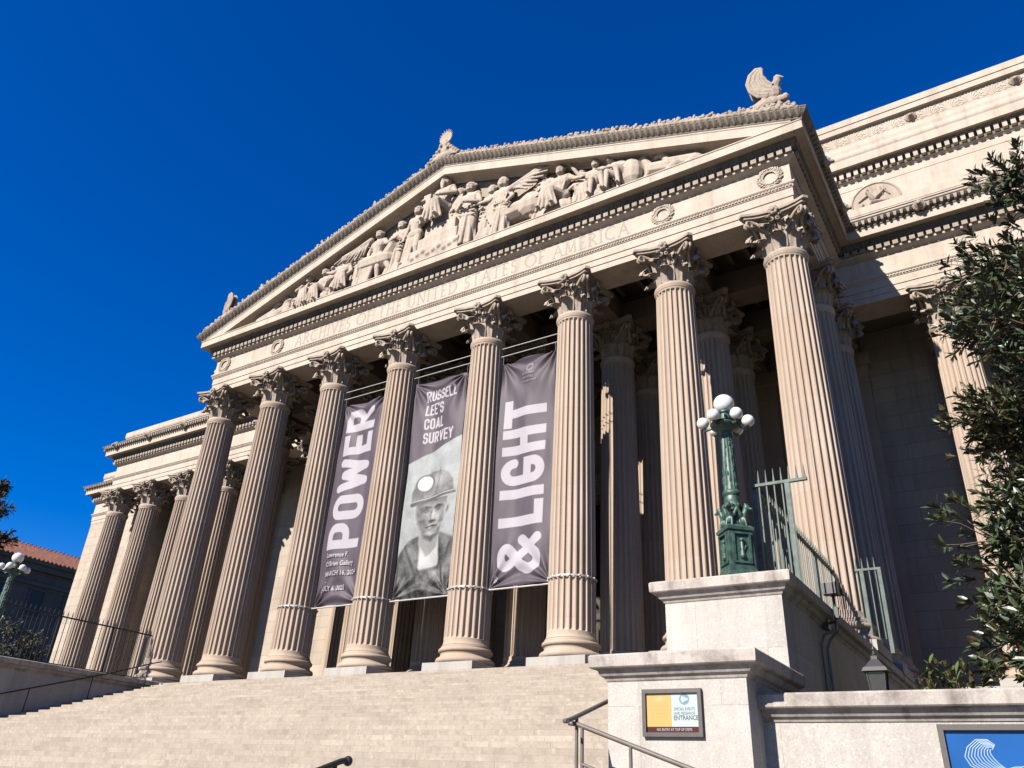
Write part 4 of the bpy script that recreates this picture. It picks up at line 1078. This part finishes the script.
def side_text(text, x_lo, x_hi, z0, z1, t=.19, w=.55, gap=.08):
    """text turned a quarter turn, reading upwards: tops of the letters point to -x"""
    def p(X, Z, img):
        h = x_hi - x_lo; L = text_len(text, w, t, gap)*h; k = (z1-z0)/L
        m, _ = text_mask((Z-z0)/k, (x_hi - X), text, 0, 0, h, w, t, gap, .02)
        blend(img, m, PALE)
    return p
def base_img(X, Z, seed):
    img = np.empty(X.shape+(3,)); img[:] = PURPLE
    return img*(.93 + .14*vnoise(X, Z, 1.5, seed))[..., None]
def paint1(X, Z):
    img = base_img(X, Z, 1); side_text('POWER', .36, 2.15, 2.5, 9.72)(X, Z, img); return img
def paint3(X, Z):
    img = base_img(X, Z, 3); side_text('& LIGHT', .25, 2.28, .42, 7.85)(X, Z, img)
    # small emblem at the lower left corner
    blend(img, np.clip((.02-np.abs(seg_dist(X, Z, [(.18,.2),(.27,.45),(.36,.2)])-.0))/.02+.5, 0, 1), PALE)
    blend(img, np.clip((.035-seg_dist(X, Z, [(.27,.2),(.27,.3)]))/.02+.5, 0, 1), PALE)
    # faint round mark near the top
    blend(img, .4*np.clip((.03-np.abs(np.hypot(X-1.45, Z-9.35)-.16))/.02+.5, 0, 1), PALE)
    return img
def paint2(X, Z):
    W, H = 2.75, 10.05
    n = vnoise(X, Z, 2.2, 5)*.5 + vnoise(X, Z, 6, 6)*.3 + vnoise(X, Z, 17, 7)*.2
    img = np.empty(X.shape+(3,)); g = .37 + .16*(n-.5) + .05*np.clip((Z-2.5)/4, 0, 1); img[:] = np.stack([g*.94, g*.99, g*.99], -1)
    grey = lambda v: (v*1.0, v*.99, v*.97)
    def soft(d, s=.05): return np.clip(.5 - d/s, 0, 1)
    def ellm(cx, cz, rx, rz, rot=0, s=.05):
        c, q = math.cos(rot), math.sin(rot); x = (X-cx)*c + (Z-cz)*q; z = -(X-cx)*q + (Z-cz)*c
        return soft((np.hypot(x/rx, z/rz)-1)*min(rx, rz), s)
    def polym(pts, s=.06):
        inside = np.zeros(X.shape, bool); p = pts + [pts[0]]
        for (x0,z0),(x1,z1) in zip(p[:-1], p[1:]):
            c = ((z0 > Z) != (z1 > Z)) & (X < (x1-x0)*(Z-z0)/(z1-z0+1e-9) + x0); inside ^= c
        d = seg_dist(X, Z, p); return np.clip(.5 + np.where(inside, d, -d)/s, 0, 1)
    nz = (n-.5); X_, Z_ = X, Z
    Xw = (X-1.66)/1.42 + 1.47; Zw = Z + .45
    X, Z = Xw, Zw
    # jacket and shoulders
    jk = polym([(-.3,-1),(-.05,1.3),(.28,2.25),(.75,2.85),(1.0,3.0),(1.9,3.05),(2.3,2.8),(2.62,2.2),(2.9,1.2),(3.0,-1)], .1)
    blend(img, jk, (0,0,0)); img += (jk*(.135 + .3*nz + .05*np.sin(X*9+Z*3)))[..., None]
    # open collar: shirt, scarf and neck
    sh = polym([(1.08,3.0),(1.14,1.6),(1.35,1.15),(1.72,1.2),(1.85,2.0),(1.8,3.0)], .08); blend(img, sh, grey(.5)); 
    vest = polym([(.98,1.75),(1.2,1.55),(1.45,1.62),(1.8,1.72),(2.02,1.95),(2.1,.5),(2.0,-1),(.85,-1),(.9,.8)], .08); blend(img, vest, (0,0,0)); img += (vest*(.13 + .4*nz))[..., None]
    for a, b in (((.62,2.6),(1.02,1.4)),((1.02,1.4),(.9,.1)),((2.25,2.6),(1.98,1.6)),((1.98,1.6),(2.1,.1)),((.3,2.0),(.5,.3)),((2.55,1.8),(2.4,.3))):
        blend(img, .75*np.clip((.05-seg_dist(X, Z, [a, b]))/.06+.5, 0, 1), grey(.05))
    nk = polym([(1.12,3.35),(1.05,2.7),(1.35,2.1),(1.75,2.45),(1.86,3.35)], .08); blend(img, nk, grey(.30))
    blend(img, polym([(1.12,3.3),(1.2,2.9),(1.5,2.72),(1.8,3.0),(1.85,3.4)], .12), grey(.12))
    # face
    fc = polym([(.86,4.55),(.88,3.95),(.98,3.45),(1.2,3.08),(1.46,2.98),(1.72,3.12),(1.93,3.5),(2.02,4.1),(2.02,4.6)], .07); blend(img, fc, grey(.29))
    blend(img, fc*polym([(.86,4.6),(.88,3.9),(1.0,3.4),(1.25,3.05),(1.2,3.5),(1.12,4.0),(1.2,4.6)], .22)*.8, grey(.11))
    blend(img, fc*ellm(1.66,3.72,.17,.2,0,.2)*.7, grey(.5)); blend(img, fc*ellm(1.4,4.28,.34,.12,0,.15)*.4, grey(.4))
    blend(img, ellm(2.06,4.05,.09,.26,-.1), grey(.36)); blend(img, ellm(2.06,4.05,.04,.15,-.1), grey(.14))
    for ex in (1.22, 1.72):
        blend(img, .75*ellm(ex,4.16,.2,.12,.1,.16), grey(.07)); blend(img, ellm(ex,4.05,.03,.03,0,.03), grey(.03))
        blend(img, .9*np.clip((.035-seg_dist(X, Z, [(ex-.18,4.2),(ex,4.27),(ex+.18,4.22)]))/.04+.5, 0, 1), grey(.07))
    blend(img, .8*polym([(1.44,4.15),(1.36,3.68),(1.42,3.6),(1.48,3.66),(1.52,4.1)], .06), grey(.18)); blend(img, .8*ellm(1.53,3.86,.05,.26,0,.07), grey(.5))
    blend(img, .9*ellm(1.5,3.6,.17,.07,0,.06), grey(.08)); blend(img, .6*ellm(1.18,3.62,.1,.3,.2,.15), grey(.1)); blend(img, .5*ellm(1.84,3.6,.08,.3,-.2,.12), grey(.12)); blend(img, .9*np.clip((.03-seg_dist(X, Z, [(1.28,3.36),(1.5,3.4),(1.72,3.38)]))/.03+.5, 0, 1), grey(.06))
    blend(img, .5*ellm(1.5,3.28,.16,.04,0,.05), grey(.24)); blend(img, .45*ellm(1.5,3.1,.2,.09,0,.1), grey(.5))
    img += (fc*(.12*(vnoise(X, Z, 13, 9)-.5) + .10*(vnoise(X, Z, 5, 4)-.5)))[..., None]
    # helmet with its lamp
    hm = polym([(.66,4.5),(.63,5.0),(.74,5.45),(.98,5.76),(1.3,5.9),(1.65,5.9),(1.95,5.72),(2.16,5.35),(2.22,4.85)], .05); blend(img, hm, grey(.24))
    blend(img, hm*ellm(1.72,5.5,.3,.26,-.4,.35)*.55, grey(.42)); blend(img, hm*ellm(.85,5.0,.25,.45,.2,.3)*.6, grey(.08)); blend(img, hm*ellm(2.1,5.0,.15,.4,.1,.3)*.6, grey(.07)); img += (hm*(.25*nz))[..., None]
    for x_ in (1.5,): blend(img, .4*np.clip((.04-seg_dist(X, Z, [(1.5,4.75),(1.6,5.4),(1.62,6.0)]))/.04+.5, 0, 1), grey(.1))
    br = polym([(.6,4.42),(.64,4.58),(1.3,4.72),(2.2,4.9),(2.3,4.84),(2.29,4.72),(1.7,4.62),(1.1,4.46),(.7,4.34)], .05); blend(img, br, grey(.11))
    blend(img, .8*np.clip((.025-seg_dist(X, Z, [(.64,4.55),(1.3,4.68),(2.26,4.85)]))/.03+.5, 0, 1), grey(.45))
    blend(img, fc*np.clip(1-(4.62-Z)/.42, 0, 1)*np.clip((4.62-Z)*30, 0, 1)*.8, grey(.08))
    blend(img, ellm(1.08,5.38,.34,.42,0,.05), grey(.12)); blend(img, ellm(1.08,5.38,.28,.35,0,.05), grey(.5)); blend(img, ellm(1.07,5.39,.22,.28,0,.08), (.8,.81,.8))
    img = img + (.05*(vnoise(X*1.7, Z*1.7, 21, 12)-.5))[..., None]; img = np.clip(img, .01, .75); img = .50*img**1.22/.75**.22*1.02; X, Z = X_, Z_
    # purple top with its slanting lower edge, and the title
    line = 6.02 + (X/W)*.85
    blend(img, np.clip((Z-line)/.03+.5, 0, 1), PURPLE)
    y = 8.98
    for wd, L in (('RUSSELL',1.82),("LEE'S",1.08),('COAL',1.14),('SURVEY',1.76)):
        h = .54; w, t, gap = .44, .14, .075; k = L/(text_len(wd, w, t, gap)*h)
        m, _ = text_mask((X-.68)/k, Z, wd, 0, y, h, w, t, gap, .02); blend(img, m, (.24,.228,.24)); y -= .70
    return img
def banner(i, x0, W, z0, H, painter, nm, seed):
    root = empty('hanging_banner', (x0, 0, z0)); tag(root, nm, 'banner', 'banners hung between the columns')
    wv = fabric_wave(seed)
    obj('fabric', panel_mesh('fabric', W, H, 180, 560, painter, wv), None, root)
    a, b = CX[i]+.62 - x0, CX[i+1]-.62 - x0
    for z, r in ((H+.42,.022),(H+.82,.022),(-.06,.035)):
        obj('support_rod', MB().tube([(a,0,z),(b,0,z)], r, 8), M['rod'], root)
    lc = MB()
    for k in range(5):
        for x in (0.02, W-.02): lc.tube([(x,0,H-.03),(x+(.0),0,H+.42)], .012, 5)
    lc.tube([(.02,0,H-.03),(.02,0,H+.42)], .012, 5); lc.tube([(W-.02,0,H-.03),(W-.02,0,H+.42)], .012, 5)
    obj('lacing', lc, M['rod'], root)
    return root, wv
b1, w1 = banner(2, -6.07, 2.72, 3.1, 9.9, paint1, 'purple banner with POWER in tall letters and exhibition dates below', 1.3)
for s, z, sz in (('Lawrence F.', 2.12, .30), ("O'Brien Gallery", 1.72, .30), ('MARCH 16, 2024', 1.28, .30), ('\u2013', .95, .3), ('JULY 6, 2025', .62, .30)):
    small_text(None, s, sz, .55, z, -.06, M['print'], b1, w1, 0)
b2, w2 = banner(3, -1.46, 2.9, 3.05, 10.05, paint2, "banner titled RUSSELL LEE'S COAL SURVEY with a miner's portrait", 2.1)
b3, w3 = banner(4, 3.36, 2.68, 3.1, 9.85, paint3, 'purple banner with & LIGHT in tall letters, right of the miner', 3.7)
for s, z, sz in (('NATIONAL', 8.98, .15), ('ARCHIVES', 8.80, .15), ('FOUNDATION', 8.64, .13)):
    o = small_text(None, s, sz, 1.1, z, -.03, M['printfaint'] if 'printfaint' in M else M['print'], b3, w3, 0)

# notice on the pedestal
def sign(nm, lab, x0, x1, z0, z1, y, painter, nx, ny, fw=.06, fd=.07):
    root = empty(nm, ((x0+x1)/2, y, z0)); tag(root, lab, 'sign')
    W, H = x1-x0, z1-z0; ox = -W/2
    fr = MB()
    fr.box(ox,ox+W,-fd,0,0,fw); fr.box(ox,ox+W,-fd,0,H-fw,H); fr.box(ox,ox+fw,-fd,0,fw+.0005,H-fw-.0005); fr.box(ox+W-fw,ox+W,-fd,0,fw+.0005,H-fw-.0005)
    obj('frame', fr, M['frame'], root)
    obj('backing', MB().box(ox+fw*.6,ox+W-fw*.6,-.02,-.004,fw*.6,H-fw*.6), M['frame'], root)
    me = panel_mesh('printed_panel', W-2*fw, H-2*fw, nx, ny, painter, None, M['signpaint'])
    p = obj('printed_panel', me, None, root, loc=(ox+fw, -.03, fw)); return root, p
def paint_notice(X, Z):
    W, H = X.max(), Z.max(); img = np.empty(X.shape+(3,)); img[:] = (.25,.29,.29)
    blend(img, (X < W*.49).astype(float), (.30,.20,.07))
    yel = .5*np.clip(1-np.hypot((X-W*.26)/.12, (Z-H*.86)/.05), 0, 1); blend(img, yel, (.3,.27,.19))
    blend(img, (Z < H*.15).astype(float), (.04,.009,.008))
    cx, cz = W*.74, H*.84
    d = np.abs(np.hypot(X-cx, Z-cz)-.072); a = np.arctan2(Z-cz, X-cx)
    blend(img, np.clip((.013-d)/.006+.5, 0, 1), (.10,.15,.19)); blend(img, np.clip((.02-seg_dist(X, Z, [(cx-.03,cz),(cx+.05,cz)]))/.006+.5, 0, 1)*0, (.1,.15,.19))
    for dz in (-1,1): blend(img, np.clip((.016-seg_dist(X, Z, [(cx-.01,cz+dz*.055),(cx+.045,cz+dz*.03)]))/.006+.5, 0, 1), (.10,.15,.19))
    blend(img, np.clip((.009-seg_dist(X, Z, [(cx+.10,cz+.03),(cx+.14,cz),(cx+.10,cz-.03)]))/.006+.5, 0, 1), (.3,.45,.5))
    for j in range(4):
        q = np.clip((.006-seg_dist(X, Z, [(W*.12,H*(.66-.09*j)),(W*.4,H*(.66-.09*j))]))/.006+.5, 0, 1)*.5*(np.sin(X*260+j) > -.5); blend(img, q, (.22,.13,.05))
    return img
n_, p_ = sign('notice_sign', 'small framed notice reading ENTRANCE, half yellow and half white, on the lower pedestal', 14.93, 15.93, -3.08, -2.375, -12.112, paint_notice, 190, 140, .062)
W_ = 1.0-.124
for s, z, sz, x, mt in (('SPECIAL EVENTS', .325, .060, .468, 'printgrey'), ('AND RESEARCH', .262, .060, .468, 'printgrey'), ('ENTRANCE', .182, .098, .462, 'printdark'), ('NO ENTRY AT TOP OF STEPS', .025, .056, .17, 'print')):
    small_text(None, s, sz, x, z, -.004, M[mt], p_, None, 0, 'lettering')
def paint_blue(X, Z):
    W, H = X.max(), Z.max(); img = np.empty(X.shape+(3,)); img[:] = (.004,.05,.175)
    img *= (.9 + .25*vnoise(X, Z, 3, 2))[..., None]
    img = img + np.clip((Z-H*.86)/(H*.14), 0, 1)[..., None]*0
    ox, oz = .20, H-.50; strokes = []
    out = [(.42,-.02),(.20,-.03),(.05,.06),(.0,.17),(.05,.29),(.17,.385),(.31,.385),(.385,.32),(.35,.265)]
    inn = [(.47,.02),(.40,.08),(.345,.15),(.32,.20),(.315,.235),(.32,.255),(.33,.262),(.34,.264),(.345,.262)]
    for k in range(9):                       # feathers of the raised wing, curling over to the right
        t = k/8; n9 = 9 if k == 0 else 8 - (k % 3 == 1) - (k > 5)
        strokes.append([(ox + a[0]*(1-t) + b[0]*t, oz + a[1]*(1-t) + b[1]*t) for a, b in zip(out, inn)][:n9])
    for k in range(7):                       # scalloped feather ends
        a = out[2+k] if 2+k < 9 else out[8]; b = out[min(8, 3+k)]
        strokes.append([a, ((a[0]+b[0])/2 - (b[1]-a[1])*.25, (a[1]+b[1])/2 + (b[0]-a[0])*.25), b])
    strokes.append([(ox+.47,oz+.02),(ox+.56,oz+.05),(ox+.64,oz+.055)])
    strokes.append(arc(ox+.70, oz+.03, .075, .035, 190, -50, 10)); strokes.append([(ox+.62,oz+.02),(ox+.68,oz-.03),(ox+.72,oz-.01),(ox+.79,oz-.02),(ox+.75,oz-.05)]); strokes.append(arc(ox+.70,oz+.025,.018,.014,0,360,8))
    strokes.append([(ox+.02,oz-.05),(ox+.15,oz-.16),(ox+.42,oz-.22),(ox+.62,oz-.16),(ox+.70,oz-.06)]); strokes.append([(ox+.42,oz-.05),(ox+.3,oz-.12),(ox+.12,oz-.12)]); strokes.append([(ox+.5,oz-.04),(ox+.45,oz-.13),(ox+.3,oz-.17)])
    m = np.zeros(X.shape)
    for s in strokes: m = np.maximum(m, np.clip((.0045-seg_dist(X, Z, s))/.006+.5, 0, 1))
    blend(img, m*.95, (.26,.32,.35)); return img
sign('blue_sign', 'large bright blue framed sign with a white line drawn eagle on the low wall', 19.1, 21.6, -4.75, -2.845, -11.402, paint_blue, 480, 370, .075, .09)

# ------------------------------------------------------------------ small fixtures
ln = empty('wall_lantern', (18.2, -10.0, -2.5)); ln.scale = (.8,.8,.95); tag(ln, 'black glazed lantern on a short post behind the low wall', 'lantern')
m = MB(); m.tube([(0,0,-.3),(0,0,.12)], .05, 10); m.box(-.16,.16,-.16,.16,.1,.16); obj('post', m, M['fixture'], ln)
def frus(m, z0, z1, a, b): m.add([(-a,-a,z0),(a,-a,z0),(a,a,z0),(-a,a,z0),(-b,-b,z1),(b,-b,z1),(b,b,z1),(-b,b,z1)], [(0,3,2,1),(4,5,6,7),(0,1,5,4),(1,2,6,5),(2,3,7,6),(3,0,4,7)]); return m
obj('glass', frus(MB(), .18, .62, .125, .165), M['glass'], ln)
m = MB()
for a in range(4):
    c, s = (1 if a in (0,3) else -1), (1 if a < 2 else -1); m.tube([(c*.13,s*.13,.16),(c*.172,s*.172,.63)], .018, 6)
m.box(-.15,.15,-.15,.15,.155,.19); obj('cage', m, M['fixture'], ln)
m = frus(MB(), .63, .70, .25, .21); frus(m, .70, .84, .19, .07); m.box(-.06,.06,-.06,.06,.84,.90); m.lathe([(.04,.9),(.05,.94),(.02,.98),(.03,1.02),(.012,1.06),(.006,1.22)], n=10)
obj('roof', m, M['fixture'], ln)
fl = empty('floodlight', (16.66, -6.2, -.2)); tag(fl, 'black twin floodlight with cables clipped to the pedestal side', 'floodlight')
m = MB(); m.box(.14,.44,-.28,-.02,.50,.74); m.box(.19,.50,.06,.30,.56,.78); m.box(.43,.46,-.30,0,.48,.76); obj('lamp_head', m, M['fixture'], fl)
obj('bracket', MB().tube([(.02,0,-.1),(.3,0,-.05),(.3,0,.55)], .035, 8).box(.02,.14,-.12,.12,-.22,.02), M['fixture'], fl)
obj('junction_box', MB().box(.27,.37,-.06,.06,.02,.26), M['patina'], fl)
for dy, zb in ((-.5,-1.9),(.05,-2.6)):
    obj('conduit', MB().tube([(.3,0,.0),(.3,dy*.3,-.25),(.1,dy,-.42),(.03,dy,-.6),(.03,dy,zb)], .028, 7), M['pipe'], fl)
# ------------------------------------------------------------------ vegetation
def leaf_mat(name, c1, c2, rough):
    m, nt, b = newmat(name); oi = N(nt, 'ShaderNodeTexCoord'); n1 = noise_tex(nt, oi.outputs['Object'], 2.6, 2, .5); n2 = noise_tex(nt, oi.outputs['Object'], 31, 1, .5)
    col = mixc(nt, ramp(nt, n1, [(.35,0),(.65,1)]), c1, c2); col = mixc(nt, ramp(nt, n2, [(.5,0),(.7,.6)]), col, tuple(x*.5 for x in c1))
    bk = N(nt, 'ShaderNodeNewGeometry'); col = mixc(nt, bk.outputs['Backfacing'], col, (.045,.035,.014))
    nt.links.new(col, b.inputs['Base Color']); b.inputs['Roughness'].default_value = rough; b.inputs['Specular IOR Level'].default_value = .6
    return m
M['magnolia'] = leaf_mat('magnolia_leaves', (.013,.027,.008), (.03,.05,.013), .45)
M['shrubleaf'] = leaf_mat('shrub_leaves', (.045,.07,.018), (.06,.085,.025), .4)
M['darkleaf'] = leaf_mat('dark_tree_leaves', (.008,.013,.006), (.013,.02,.008), .8)
def leaf_quad(mb, p, d, n, L, Wd):
    d = d.normalized(); s = d.cross(n); s = s.normalized() if s.length > 1e-4 else V((1,0,0)); n = s.cross(d)
    def q(t, w, lift): c = p + d*L*t + n*L*lift; return tuple(c - s*Wd*w), tuple(c), tuple(c + s*Wd*w)
    o = len(mb.v); a = q(.34, .40, .03); b = q(.70, .46, .02)
    mb.v += [tuple(p), a[0], (a[1][0]-n.x*L*.03, a[1][1]-n.y*L*.03, a[1][2]-n.z*L*.03), a[2], b[0], (b[1][0]-n.x*L*.03, b[1][1]-n.y*L*.03, b[1][2]-n.z*L*.03), b[2], tuple(p + d*L - n*L*.06)]
    mb.f += [(o,o+2,o+1), (o,o+3,o+2), (o+1,o+2,o+5,o+4), (o+2,o+3,o+6,o+5), (o+4,o+5,o+7), (o+5,o+6,o+7)]
def rosette(mb, p, axis, L, rn, n=9):
    axis = axis.normalized(); t = axis.orthogonal().normalized(); b = axis.cross(t)
    for k in range(n):
        a = 2*PI*(k*.382 + rn.uniform(-.05,.05)); tilt = rn.uniform(.15, 1.25)
        d = axis*math.cos(tilt) + (t*math.cos(a) + b*math.sin(a))*math.sin(tilt)
        d = (d + V((0,0,-.18)) + V((rn.uniform(-.15,.15), rn.uniform(-.15,.15), rn.uniform(-.15,.15))))
        nn = axis + V((0,0,.35)) - d*.2
        ll = L*rn.uniform(.65,1.2); leaf_quad(mb, p - axis*rn.uniform(0,.2), d, nn, ll, ll*rn.uniform(.26,.36))
def branch(mb, a, b, r0, r1, rn, wob=.12, n=6):
    pts = []
    for k in range(n+1):
        t = k/n; p = V(a).lerp(V(b), t); w = math.sin(t*PI)*wob*(V(b)-V(a)).length*.5
        pts.append(p + V((rn.uniform(-w,w), rn.uniform(-w,w), rn.uniform(-w*.5,w))))
    pts[0] = V(a); pts[-1] = V(b); mb.tube(pts, r0, 7, r1); return pts
def make_tree(nm, lab, base, H, trunk_r, crown, n_limb, n_tip, L, mat, seed, leaves=9, group=None, hollow=.45, spread=1.0, skip=(), t0=.1):
    """crown(t, ang) -> radius at height fraction t; tips fill the outer shell unevenly."""
    rn = random.Random(seed); root = empty(nm, base); tag(root, lab, 'tree', group)
    wood = MB(); top = V((rn.uniform(-.3,.3), rn.uniform(-.3,.3), H*.93)); trunk = branch(wood, (0,0,-.3), V((top.x,top.y,H*.86)), trunk_r, .03, rn, .06, 9)
    lv = MB(); tips = []
    nodes = []
    for k in range(n_limb):
        t = t0 + (.94-t0)*(k+.5)/n_limb; ang = k*2.4 + rn.uniform(-.3,.3); 
        if any(a <= t*H <= b for a, b in skip): continue
        s = trunk[min(8, int(t*9))]
        r = crown(t, ang)*rn.uniform(.72,1.05)
        e = V((s.x + r*math.cos(ang), s.y + r*math.sin(ang), t*H + rn.uniform(-.03,.07)*H))
        pts = branch(wood, tuple(s.lerp(V((s.x,s.y,t*H)), .5)), e, trunk_r*.36*(1-t*.6), .016, rn, .2); nodes.append((pts, ang, t, r))
    for i in range(n_tip):
        pts, ang, t, r = nodes[rn.randrange(len(nodes))]
        q = rn.random()**.6; k = min(len(pts)-1, int((hollow + (1-hollow)*q)*len(pts))); p = pts[k]
        sp = (.20*r + .35)*spread
        g_ = lambda k_: max(-1.45, min(1.45, rn.gauss(0, k_)))
        off = V((g_(1), g_(1), g_(.8)))*sp*.55
        tip = p + off
        if rn.random() < .3 and (tip-p).length < 1.2: branch(wood, p, tip, .014, .006, rn, .1, 3)
        ax = (off.normalized() if off.length > .01 else V((0,0,1)))*.8 + V((math.cos(ang), math.sin(ang), .55))
        rosette(lv, tip, ax, L, rn, leaves)
    obj('trunk', wood, M['bark'], root, sm=60)
    c = obj('crown', lv, mat, root); return root
MAGR = [(0,3.0),(.7,4.3),(1.6,4.75),(2.8,4.8),(4.3,4.2),(5.1,3.2),(6.3,4.5),(7.9,4.1),(8.7,2.6),(9.7,3.9),(10.6,3.6),(11.4,2.4),(12.0,.8)]
def mag(t, a):
    z = t*11.7
    for (z0, r0), (z1, r1) in zip(MAGR[:-1], MAGR[1:]):
        if z <= z1: return (r0 + (r1-r0)*(z-z0)/(z1-z0))*(1.02 + .10*math.sin(a*3+1) + .05*math.sin(a*7))
    return .8
make_tree('magnolia_tree', 'glossy dark green magnolia tree at the right edge hiding part of the wing', (24.45, -7.0, -2.95), 11.2, .24, mag, 130, 12500, .235, M['magnolia'], 21, 10, hollow=.5, spread=.8, skip=((4.8,5.7),(8.3,9.1)), t0=.04)
def bushy(r): return lambda t, a: r*(.55 + .45*math.sin(PI*t))*(1 + .2*math.sin(a*3 + t*7))
def shrub(nm, lab, base, r, h, n, L, mat, seed, group=None):
    rn = random.Random(seed); root = empty(nm, base); tag(root, lab, 'shrub', group); st_ = MB(); lv = MB()
    for k in range(n):
        a = rn.uniform(0, 2*PI); q = rn.random()**.5*r; z = h*(.35 + .65*rn.random())*(1-(q/r)**2*.5)
        p = V((q*math.cos(a), q*math.sin(a), z)); 
        if k % 3 == 0: branch(st_, (p.x*.2,p.y*.2,-.1), p, .018, .006, rn, .1, 3)
        rosette(lv, p, V((p.x*.5,p.y*.5,h*.6)), L, rn, 8)
    obj('stems', st_, M['bark'], root); obj('foliage', lv, mat, root)
shrub('leafy_shrub', 'small bright leafy shrub just above the low wall coping', (19.0, -7.0, -2.9), .85, 1.75, 110, .22, M['shrubleaf'], 3)
make_tree('dark_shrub_tree', 'dark bushy tree behind the black fence at far left', (-30.5, .2, GZ), 10.2, .16, bushy(1.7), 24, 900, .26, M['darkleaf'], 5, 7)
make_tree('street_tree', 'dark tree tip entering at the left picture edge above the red roof', (-61.4, 6.1, GZ), 27.8, .4, bushy(4.6), 34, 2600, .6, M['darkleaf'], 9, 7)

# ------------------------------------------------------------------ the building across the street
bl = empty('tiled_roof_building', (-104, 30, GZ)); tag(bl, 'dark shaded stone building with a red tiled roof, far left behind the fence', 'building')
def bpart(nm, mb, mat, par=None):
    o = obj(nm, mb, mat, par or bl)
    if par is None: o.location = (104, -30, -GZ)
    return o
BX = -95
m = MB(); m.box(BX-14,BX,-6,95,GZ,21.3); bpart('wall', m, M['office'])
m = MB(); m.box(BX-14,BX+.7,-6.5,95.5,21.302,22.1); m.box(BX-14,BX+.35,-6.2,95.2,19.4,19.8); m.box(BX-14,BX+1.1,-6.9,95.9,22.102,22.6); bpart('eaves_cornice', m, M['office'])
m = MB(); x0, x1 = BX+1.0, BX-5.0
m.add([(x0,-7,22.602),(x0,96,22.602),(x1,96,25.6),(x1,-7,25.6),(x1-10,96,22.602),(x1-10,-7,22.602)], [(0,1,2,3),(3,2,4,5),(0,3,5),(1,4,2),(0,5,4,1)])
k = 0; y = -7.0
while y < 96:
    m.tube([(x0+.05,y,22.65),(x1,y,25.68)], .16, 6); m.ell((x1,y,25.75), (.22,.2,.26), 6, 5); m.ell((x0+.1,y,22.68), .2, 6, 5); y += .62
rfo = bpart('tiled_roof', m, M['tile'])
for j in range(4):
    for y in range(0, 92, 5):
        z = GZ + 4.5 + 5.6*j + .0; 
        fr = MB(); fr.box(BX+.002,BX+.15,y+.9,y+1.1,z-.1,z+3.3); fr.box(BX+.002,BX+.15,y+3.0,y+3.2,z-.1,z+3.3); fr.box(BX+.002,BX+.22,y+.8,y+3.3,z+3.302,z+3.55); fr.box(BX+.002,BX+.25,y+.75,y+3.35,z-.35,z-.102)
        if 10 <= y <= 55:
            f = bpart('window', fr, M['office']); bpart('pane', MB().box(BX+.004,BX+.05,y+1.1,y+3.0,z-.1,z+3.3), M['pane'], f)

# ------------------------------------------------------------------ ground
def plane(nm, x0, x1, y0, y1, z, mat):
    o = obj(nm, MB().add([(x0,y0,z),(x1,y0,z),(x1,y1,z),(x0,y1,z)], [(0,1,2,3)]), mat); tag(o, kind='structure'); return o
plane('ground', -1500, 1500, -1500, 1500, GZ-.006, M['soil'])
plane('plaza_pavement', -60, 60, -40, 6.0, GZ, M['paving'])
plane('road', -90, 90, -70, -46, GZ-.002, M['asphalt'])
kb = MB(); kb.box(-90,90,-46,-45.7,GZ-.2,GZ+.12); tag(obj('kerb', kb, M['granite']), kind='structure')
for s in (1,-1):
    a, b = sorted((s*16.66, s*44)); o = obj('planting_bed', MB().box(a,b,-10.59,6.19,GZ+.01,-2.9), M['soil']); tag(o, kind='structure')

# ------------------------------------------------------------------ camera, sun, sky
cp = (20.516, -24.808, -4.133); yaw, pitch, roll, fpx = -0.590479, 0.491766, 0.055507, 783.707
f = V((math.sin(yaw)*math.cos(pitch), math.cos(yaw)*math.cos(pitch), math.sin(pitch)))
r = f.cross(V((0,0,1))).normalized(); u = r.cross(f); c, s = math.cos(roll), math.sin(roll)
R1 = r*c + u*s; U1 = -r*s + u*c
cam = bpy.data.cameras.new('camera'); co = bpy.data.objects.new('camera', cam); COL.objects.link(co)
mat = Matrix((R1, U1, -f)).transposed().to_4x4(); mat.translation = V(cp); co.matrix_world = mat
cam.sensor_width = 36; cam.sensor_fit = 'HORIZONTAL'; cam.lens = fpx*36/1024; cam.clip_end = 4000; cam.clip_start = .1
S.camera = co
SUN = V((.25, 1, -.72)).normalized()
el = math.asin(-SUN.z); az = math.atan2(-SUN.x, -SUN.y)
sl = bpy.data.lights.new('sun', 'SUN'); sl.energy = 5.0; sl.angle = math.radians(.5); sl.color = (1,.93,.84)
so = bpy.data.objects.new('sun', sl); COL.objects.link(so); so.rotation_euler = SUN.to_track_quat('-Z', 'Y').to_euler(); so.location = (-30,-60,60)
w = bpy.data.worlds.new('World'); S.world = w; w.use_nodes = True; nt = w.node_tree
bg = nt.nodes['Background']; sk = nt.nodes.new('ShaderNodeTexSky'); sk.sky_type = 'NISHITA'; sk.sun_disc = False
sk.sun_elevation = el; sk.sun_rotation = az % (2*PI); sk.altitude = 600; sk.air_density = 1.0; sk.dust_density = 0.0; sk.ozone_density = 6.0
hs = nt.nodes.new('ShaderNodeHueSaturation'); hs.inputs['Saturation'].default_value = 1.36; hs.inputs['Hue'].default_value = .517
nt.links.new(sk.outputs[0], hs.inputs['Color']); nt.links.new(hs.outputs[0], bg.inputs[0]); bg.inputs[1].default_value = .061
S.view_settings.view_transform = 'Standard'; S.view_settings.look = 'None'; S.view_settings.exposure = 1.42; S.view_settings.gamma = 1
S.view_settings.use_curve_mapping = False
S.render.engine = 'CYCLES'; S.cycles.max_bounces = 8; S.cycles.diffuse_bounces = 4; S.cycles.use_denoising = True
